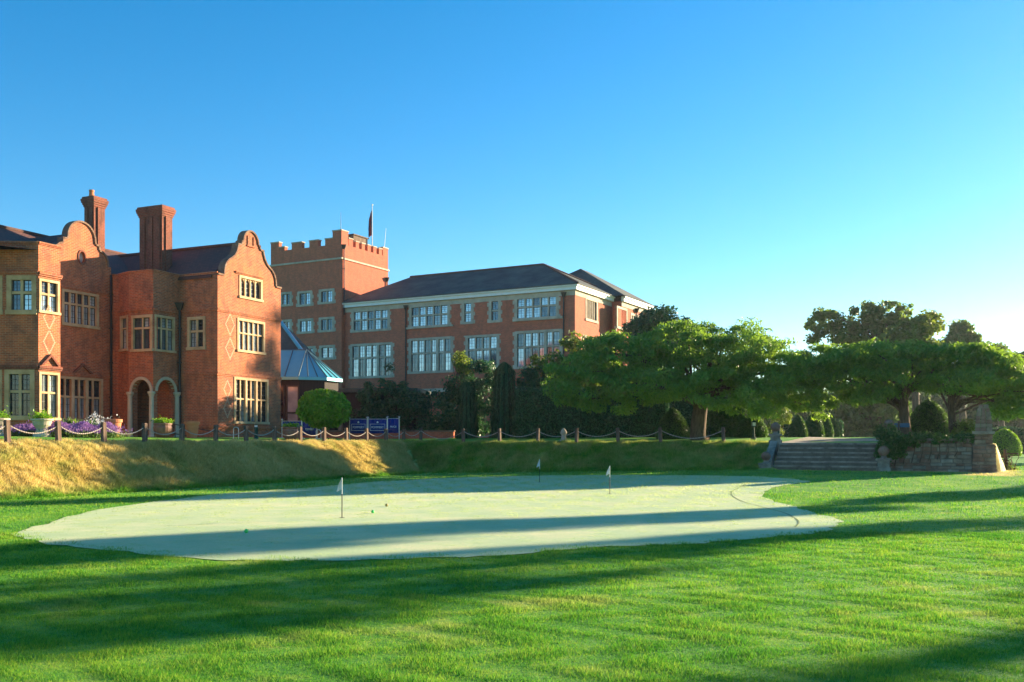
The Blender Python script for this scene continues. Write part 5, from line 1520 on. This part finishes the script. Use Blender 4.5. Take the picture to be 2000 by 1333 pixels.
pot('planted_bowl', 'brown bowl planter with green leaves by the porch arch', 318, 43.5, bowl_prof, 'bowl', .1)
pot('planted_bowl', 'brown bowl planter with leaves below the blue banners', 568, 47, bowl_prof, 'bowl', .08)
urn = [(.33, 0), (.33, .1), (.24, .16), (.2, .3), (.24, .36), (.32, .46), (.36, .62), (.42, .64), (.42, .70), (.36, .71)]
pot('stone_urn', 'carved pale stone urn with trailing plants in front of the bay', 82, 38, urn, 'stone2', .12, 'urn')
pot('stone_urn', 'pale stone urn at the outer edge of the bay window bed', -3, 38, urn, 'stone2', .12, 'urn')
def bed(name, label, pts, n, h, mat, cat, seed, size=.1, asp=.3, up=2.0, spread=.35, stems=True):
    """pts: (px, Y) knots of a strip of planting"""
    r = np.random.default_rng(seed)
    K = [at(px, 860, Y) for px, Y in pts]; c = sum(K, Vector()) / len(K); z = gz(c.x, c.y)
    e = empty(name, (c.x, c.y, z), label, cat)
    f = r.uniform(0, len(K) - 1.001, n); i = f.astype(int); g = f - i
    A_, B2 = np.array([[k.x, k.y] for k in K])[i], np.array([[k.x, k.y] for k in K])[i + 1]
    q = A_ + (B2 - A_) * g[:, None] + r.normal(0, spread, (n, 2))
    zz = ground(q[:, 0], q[:, 1])
    hump = .75 + .25 * np.sin(q[:, 0] * 5) * np.cos(q[:, 1] * 4)
    low = leaf_mesh('foliage', np.stack([q[:, 0], q[:, 1], zz + h * .55 * hump * r.uniform(.05, 1, n)], 1), np.tile([0, -.5, .8], (n, 1)), size * 1.3, .3, M['leaf_far'], r, -up * .6, .8)
    add_mesh('foliage', low, e)
    if mat:
        fl_ = leaf_mesh('flowers', np.stack([q[:, 0], q[:, 1], zz + h * hump * r.uniform(.5, 1.05, n)], 1), np.tile([0, -1., .4], (n, 1)), size, asp, M[mat], r, -up, .7)
        add_mesh('flowers', fl_, e)
bed('lavender', 'purple lavender in flower below the mullioned window', [(100, 38.6), (150, 39.3), (208, 40.2)], 9000, .62, 'lavender', 'lavender', 90)
bed('lavender', 'purple lavender in shade beside the stone urn', [(22, 38.8), (60, 38.8)], 3000, .5, 'lavender', 'lavender', 91)
bed('green_plant', 'leafy green plant between the stone urns', [(28, 39.5), (58, 39.6)], 1500, .75, None, 'plant', 92, size=.16)
bed('agapanthus', 'clump of strappy leaves below the mullioned window', [(132, 41), (155, 41.4)], 1500, 1.1, None, 'plant', 93, size=.4, spread=.25)
bed('agapanthus', 'white flowered agapanthus clump by the downpipe', [(175, 41.6), (203, 42)], 260, 1.05, 'petal', 'plant', 94, size=.07, asp=.8, spread=.25)

# ------------------------------------------------------------------ banners with lettering
def text_mesh(body, size):
    cu = bpy.data.curves.new('t', 'FONT'); cu.body = body; cu.size = size; cu.align_x = 'CENTER'; cu.align_y = 'CENTER'; cu.extrude = .004
    o = bpy.data.objects.new('t', cu); COL.objects.link(o)
    me = bpy.data.meshes.new_from_object(o.evaluated_get(bpy.context.evaluated_depsgraph_get()))
    bpy.data.objects.remove(o); bpy.data.curves.remove(cu)
    return me
def banner(px0, px1, yt, yb, Y, text, label, frame=True):
    s = Y / FPX; c = at((px0 + px1) / 2, yb, Y); w_ = (px1 - px0) * s; h = (yb - yt) * s
    zg = gz(c.x, Y); z0 = c.z
    e = empty('banner_screen', (c.x, Y, zg), label, 'banner', None)
    mb = MB(); K = 10
    f = lambda i, t: (c.x - w_ / 2 + w_ * i / K, Y + .02 * math.sin(i * 1.9 + px0), z0 + h * t)
    for i in range(K): mb.quad(f(i, 0), f(i + 1, 0), f(i + 1, 1), f(i, 1))
    cl_ = mb.build('cloth', M['banner'], e, smooth=True); cl_.modifiers.new('thick', 'SOLIDIFY').thickness = .006
    for sg in (-1, 1):
        mb = MB(); x = c.x + sg * (w_ / 2 + .03); mb.tube([(x, Y, zg), (x, Y, z0 + h + .06)], .025, 8); mb.lathe([(.05, z0 + h + .06), (.06, z0 + h + .09), (.02, z0 + h + .13)], 8, (x, Y, 0)); mb.lathe([(.16, 0), (.16, .03), (.03, .05)], 12, (x, Y, zg)); mb.build('pole', M['steel'], e)
    mb = MB(); mb.tube([(c.x - w_ / 2, Y, z0 + h), (c.x + w_ / 2, Y, z0 + h)], .018, 6); mb.build('top_rail', M['steel'], e)
    if text:
        me = text_mesh(text, .2 if len(text) > 5 else .17)
        xs = [v_.co.x for v_ in me.vertices]; tw_ = max(xs) - min(xs); k = w_ * (.68 if frame else .6) / tw_
        from mathutils import Matrix
        me.transform(Matrix.Diagonal((k, max(k, .8), 1, 1))); me.transform(Matrix.Rotation(R(90), 4, 'X')); me.transform(Matrix.Translation((0, -.034, z0 + h * .42 - zg)))
        me.materials.clear(); me.materials.append(M['print'])
        o = bpy.data.objects.new('lettering', me); COL.objects.link(o); o.parent = e
    if frame:
        mb = MB(); y = Y - .03; a0, a1, b0, b1 = c.x - w_ * .42, c.x + w_ * .42, z0 + h * .2, z0 + h * .64
        for q in ((a0, a1, b0, b0 + .015), (a0, a1, b1, b1 + .015), (a0, a0 + .015, b0 + .015, b1), (a1 - .015, a1, b0 + .015, b1)): mb.box(((q[0] + q[1]) / 2, y, (q[2] + q[3]) / 2), (q[1] - q[0], .006, q[3] - q[2]))
        mb.lathe([(.03, z0 + h * .72), (.055, z0 + h * .76), (.05, z0 + h * .8), (.01, z0 + h * .86)], 8, (c.x, y, 0)); mb.build('printed_frame', M['print'], e)
YB = 51.5
banner(552, 588, 823, 851, YB + .6, 'POMMERY', 'dark blue lettered banner beside the wing corner, behind the bowl planter', False)
banner(591, 618, 823, 851, YB + .6, 'POMMERY', 'dark blue lettered banner half hidden by the round clipped tree', False)
banner(684, 716, 819, 847, YB, 'POMMERY', 'blue banner with framed white lettering next to the round clipped tree')
banner(720, 755, 819, 847, YB, 'POMMERY', 'blue banner with framed white lettering, middle of the three in a row')
banner(758, 778.5, 818, 846, YB, 'PRICE', 'narrow blue banner with one short white word', False)

# ------------------------------------------------------------------ lamps, bollards, signs
c = at(1472, 860, 46); z = gz(c.x, 46)
lp = empty('lantern_post', (c.x, 46, z), 'short dark green post with a square lantern in front of the cone shaped yew', 'lamp')
mb = MB(); mb.lathe([(.12, -.05), (.12, .08), (.06, .14), (.045, .5), (.04, .62)], 10, (c.x, 46, z)); mb.build('post', M['green_paint'], lp)
mb = MB(); mb.box((c.x, 46, z + .64), (.2, .2, .03)); mb.hexa([(c.x - .12, 45.88, z + .82), (c.x + .12, 45.88, z + .82), (c.x + .12, 46.12, z + .82), (c.x - .12, 46.12, z + .82), (c.x - .03, 45.97, z + .92), (c.x + .03, 45.97, z + .92), (c.x + .03, 46.03, z + .92), (c.x - .03, 46.03, z + .92)])
for a_, b_ in ((-1, -1), (1, -1), (1, 1), (-1, 1)): mb.box((c.x + a_ * .09, 46 + b_ * .09, z + .735), (.02, .02, .17))
mb.build('lantern_frame', M['green_paint'], lp)
mb = MB(); mb.box((c.x, 46, z + .735), (.15, .15, .165)); mb.build('lantern_glass', M['print'], lp)
def bollard(px, Y, h, label, mat='green_paint', rd=.09):
    c = at(px, 860, Y); z = gz(c.x, Y); e = empty('bollard', (c.x, Y, z), label, 'bollard')
    mb = MB(); mb.lathe([(rd * 1.4, -.05), (rd * 1.4, .06), (rd, .1), (rd, h * .78)], 12, (c.x, Y, z)); mb.build('post', M[mat], e)
    mb = MB(); mb.lathe([(rd * .8, h * .78), (rd * .8, h * .9)], 12, (c.x, Y, z)); mb.build('light_band', M['print'], e)
    mb = MB(); mb.lathe([(rd * 1.15, h * .9), (rd * 1.15, h * .96), (rd * .3, h)], 12, (c.x, Y, z)); mb.build('cap', M[mat], e)
bollard(1520, 44, .75, 'dark green bollard light beside the head of the steps')
bollard(500, 47, .75, 'dark green bollard light in front of the large wing window')
def hoop(px, Y, label):
    c = at(px, 860, Y); z = gz(c.x, Y); mb = MB()
    mb.tube([(c.x - .12, Y, z - .05)] + [(c.x - .12 * math.cos(math.pi * k / 6), Y, z + .45 + .1 * math.sin(math.pi * k / 6)) for k in range(7)] + [(c.x + .12, Y, z - .05)], .018, 6)
    tag(mb.build('bicycle_hoop', M['steel'], loc=(c.x, Y, z)), label, 'hoop')
hoop(461, 46.5, 'small steel hoop in front of the wing plinth'); hoop(622, 48, 'small steel hoop beneath the round clipped tree')
# finger signpost
c = at(1755, 845, 42.2); z = gz(c.x, 42.2)
sg_ = empty('finger_signpost', (c.x, 42.2, z), 'signpost with two dark blue finger boards behind the ivy', 'signpost')
mb = MB(); mb.tube([(c.x, 42.2, z - .1), (c.x, 42.2, EYE + (HOR - 822) * 42.2 / FPX)], .045, 8); mb.build('post', M['iron'], sg_)
zs_ = EYE + (HOR - 831) * 42.2 / FPX
for sg, l in ((-1, .52), (1, .42)):
    mb = MB(); x0 = c.x + sg * .05; x1_ = c.x + sg * (l + .05); xs = sorted((x0, x1_))
    mb.hexa([(xs[0], 42.17, zs_ - .09), (xs[1], 42.17, zs_ - .09), (xs[1], 42.2, zs_ - .09), (xs[0], 42.2, zs_ - .09), (xs[0], 42.17, zs_ + .09), (xs[1], 42.17, zs_ + .09), (xs[1], 42.2, zs_ + .09), (xs[0], 42.2, zs_ + .09)]); mb.build('finger_board', M['blue_sign'], sg_)
# pale stone ornament under the cherry
c = at(1101, 860, 47.5); z = gz(c.x, 47.5)
mb = MB(); mb.lathe([(.28, -.05), (.28, .05), (.14, .1), (.1, .3), (.17, .42), (.12, .55), (.03, .66)], 14, (c.x, 47.5, z)); tag(mb.build('stone_ornament', M['stone2'], loc=(c.x, 47.5, z)), 'small pale stone ornament standing at the hedge under the cherry', 'ornament')

# ------------------------------------------------------------------ putting flags and balls
def put_flag(px, py, label, sd):
    x, y = drop(px, py); z = gz(x, y) + .012
    e = empty('putting_flag', (x, y, z), label, 'golf flag')
    mb = MB(); mb.tube([(x, y, z - .05), (x, y, z + .46)], .010, 8); mb.build('lower_rod', M['iron'], e)
    mb = MB(); mb.tube([(x, y, z + .46), (x, y, z + .78)], .009, 8); mb.build('upper_rod', M['white'], e)
    mb = MB(); K, J = 10, 8
    f = lambda i, j: (x - (.012 + .10 * (i / K) ** .6 * (j / J)), y + .025 * math.sin(j * 1.3 + i * .4 + sd) * j / J, z + .77 - .22 * i / K - .05 * (j / J))
    for i in range(K):
        for j in range(J): mb.quad(f(i, j), f(i, j + 1), f(i + 1, j + 1), f(i + 1, j))
    o = mb.build('flag', M['flag'], e, smooth=True); o.modifiers.new('thick', 'SOLIDIFY').thickness = .003
    mb = MB(); mb.lathe([(.054, .001), (.054, .004)], 20, (x, y, z)); mb.build('hole_cup', M['hole'], e)
put_flag(668, 1013, 'limp white putting flag standing between the green balls', 0)
put_flag(1054, 943, 'limp white putting flag in front of the far bank', 1.2)
put_flag(1191, 966, 'limp white putting flag out on the middle of the green', 2.1)
def ball(px, py, mat, label):
    x, y = drop(px, py); z = gz(x, y) + .012; mb = MB(); rb = .034
    mb.lathe([(max(.001, rb * math.sin(math.pi * k / 10)), rb - rb * math.cos(math.pi * k / 10)) for k in range(11)], 16, (x, y, z))
    tag(mb.build('golf_ball', M[mat], loc=(x, y, z), smooth=True), label, 'golf ball')
ball(481, 1043, 'ball', 'bright green golf ball lying in the shaded part of the green'); ball(728, 1004, 'ball', 'green golf ball near the flag, beside the ochre ball'); ball(755, 991, 'ball2', 'ochre golf ball beyond the green one near the flag')

# ------------------------------------------------------------------ grass blades
from mathutils.geometry import intersect_point_line
def in_poly(x, y, poly):
    inside = np.zeros(len(x), bool); j = len(poly) - 1
    for i in range(len(poly)):
        xi, yi = poly[i]; xj, yj = poly[j]
        cnd = ((yi > y) != (yj > y)) & (x < (xj - xi) * (y - yi) / (yj - yi + 1e-12) + xi)
        inside ^= cnd; j = i
    return inside
r = np.random.default_rng(123)
def scatter(n, y0, y1, pw=1.0, xm=.60):
    y = y0 + (y1 - y0) * r.uniform(0, 1, n) ** pw
    x = r.uniform(-xm, xm, n) * y
    return x, y
def blades(name, x, y, L_, W_, lean, label=None):
    n = len(x); z = ground(x, y)
    a = r.uniform(0, 2 * math.pi, n); h = L_ * r.uniform(.55, 1.3, n)
    tuft = .75 + .5 * np.sin(x * 6.3 + 2 * np.sin(y * 4.1)) * np.sin(y * 5.7 + x * 2.2)
    h = h * np.clip(tuft, .45, 1.3)
    ln = r.uniform(.2, 1.0, n) * lean; b = r.uniform(0, 2 * math.pi, n)
    P = np.stack([x, y, z - .004], 1); wv2 = np.stack([np.cos(a), np.sin(a), 0 * a], 1) * (W_ * r.uniform(.7, 1.3, n) / 2)[:, None]
    tip = P + np.stack([np.cos(b) * ln * h, np.sin(b) * ln * h, h * np.sqrt(np.clip(1 - (ln * .8) ** 2, .15, 1))], 1)
    v = np.stack([P - wv2, P + wv2, tip], 1).reshape(-1, 3)
    f = np.arange(n * 3, dtype=np.int32).reshape(n, 3)
    me = np_mesh(name, v, f, M['blades'], [('rnd', r.uniform(0, 1, n), 'FACE'), ('dry', dryness(x, y), 'FACE')])
    o = bpy.data.objects.new(name, me); COL.objects.link(o)
    tag(o, None, None, kind='stuff'); 
    return o
xs, ys = [], []
for n, y0, y1 in ((330000, 5.3, 9.5), (300000, 9.5, 16), (110000, 16, 27), (70000, 27, 46)):
    x, y = scatter(n, y0, y1)
    xs.append(x); ys.append(y)
x = np.concatenate(xs); y = np.concatenate(ys)
a_, b_, s_, c_ = fields(x, y); m_ = np.minimum(a_, np.maximum(b_, c_))
shr = lambda f: in_poly(x, y, g_cent + (g_poly - g_cent) * f)
u_ = r.uniform(0, 1, len(x))
keep = ((~in_poly(x, y, g_poly)) | (~shr(.988) & (u_ < .6)) | (~shr(.972) & (u_ < .3)) | (~shr(.95) & (u_ < .1))) & (m_ > 2.4)
x, y = x[keep], y[keep]
sz = np.clip(y / 9, 1, 3.2) ** .5
o = blades('lawn_grass', x, y, .035 * sz, .0065 * np.clip(y / 8, .8, 4), .9)
o['label'] = 'short green grass of the putting lawn'; o['category'] = 'grass'
# long dry grass on the banks
n = 420000
t = r.uniform(-3.0, 30, n); aa = r.uniform(-.6, 2.9, n)
x1 = LP[0] + LD[0] * t + LD[1] * aa; y1_ = LP[1] + LD[1] * t - LD[0] * aa
t2 = r.uniform(-5, ST0 - .5, n // 3); bb = r.uniform(-.5, 2.8, n // 3)
x2 = RP[0] + RD[0] * t2 + RD[1] * bb; y2_ = RP[1] + RD[1] * t2 - RD[0] * bb
x = np.concatenate([x1, x2]); y = np.concatenate([y1_, y2_])
a_, b_, s_, c_ = fields(x, y); m_ = np.minimum(a_, np.maximum(b_, c_)); keep = (m_ > -.7) & (m_ < 2.95) & (y > 20)
o = blades('bank_grass', x[keep], y[keep], .17, .026, 1.15)
o['label'] = 'long dry grass growing on the banks below the chains'; o['category'] = 'grass'

# fine dewy nap of the mown green
gm = leaf_mat('dewy_blade', [(0.29, 0.46, 0.14), (0.45, 0.57, 0.21), (0.66, 0.69, 0.31)], 0.5)
n = 720000
y = 11.5 + (46 - 11.5) * r.uniform(0, 1, n) ** 1.9; x = r.uniform(-.56, .4, n) * y
keep = in_poly(x, y, g_poly); x, y = x[keep], y[keep]
o = blades('green_nap', x, y, .021 * np.clip(y / 14, 1, 2.2), .008 * np.clip(y / 11, 1, 3.5), .9)
o.data.materials[0] = gm
o['label'] = 'short dewy mown turf of the putting green'; o['category'] = 'grass'

# ------------------------------------------------------------------ morning haze
mb = MB(); mb.box((0, 50, 14.5), (3500, 3500, 31))
hz = mb.build('haze', M['white'], uv=False)
m = bpy.data.materials.new('haze_air'); m.use_nodes = True; t = m.node_tree
for nd in list(t.nodes):
    if nd.type != 'OUTPUT_MATERIAL': t.nodes.remove(nd)
pv = t.nodes.new('ShaderNodeVolumePrincipled')
pv.inputs['Color'].default_value = (0.86, 0.92, 1.0, 1)
pv.inputs['Density'].default_value = 0.00018
pv.inputs['Anisotropy'].default_value = 0.45
t.links.new(pv.outputs[0], t.nodes['Material Output'].inputs['Volume'])
hz.data.materials[0] = m
tag(hz, None, None, kind='stuff')
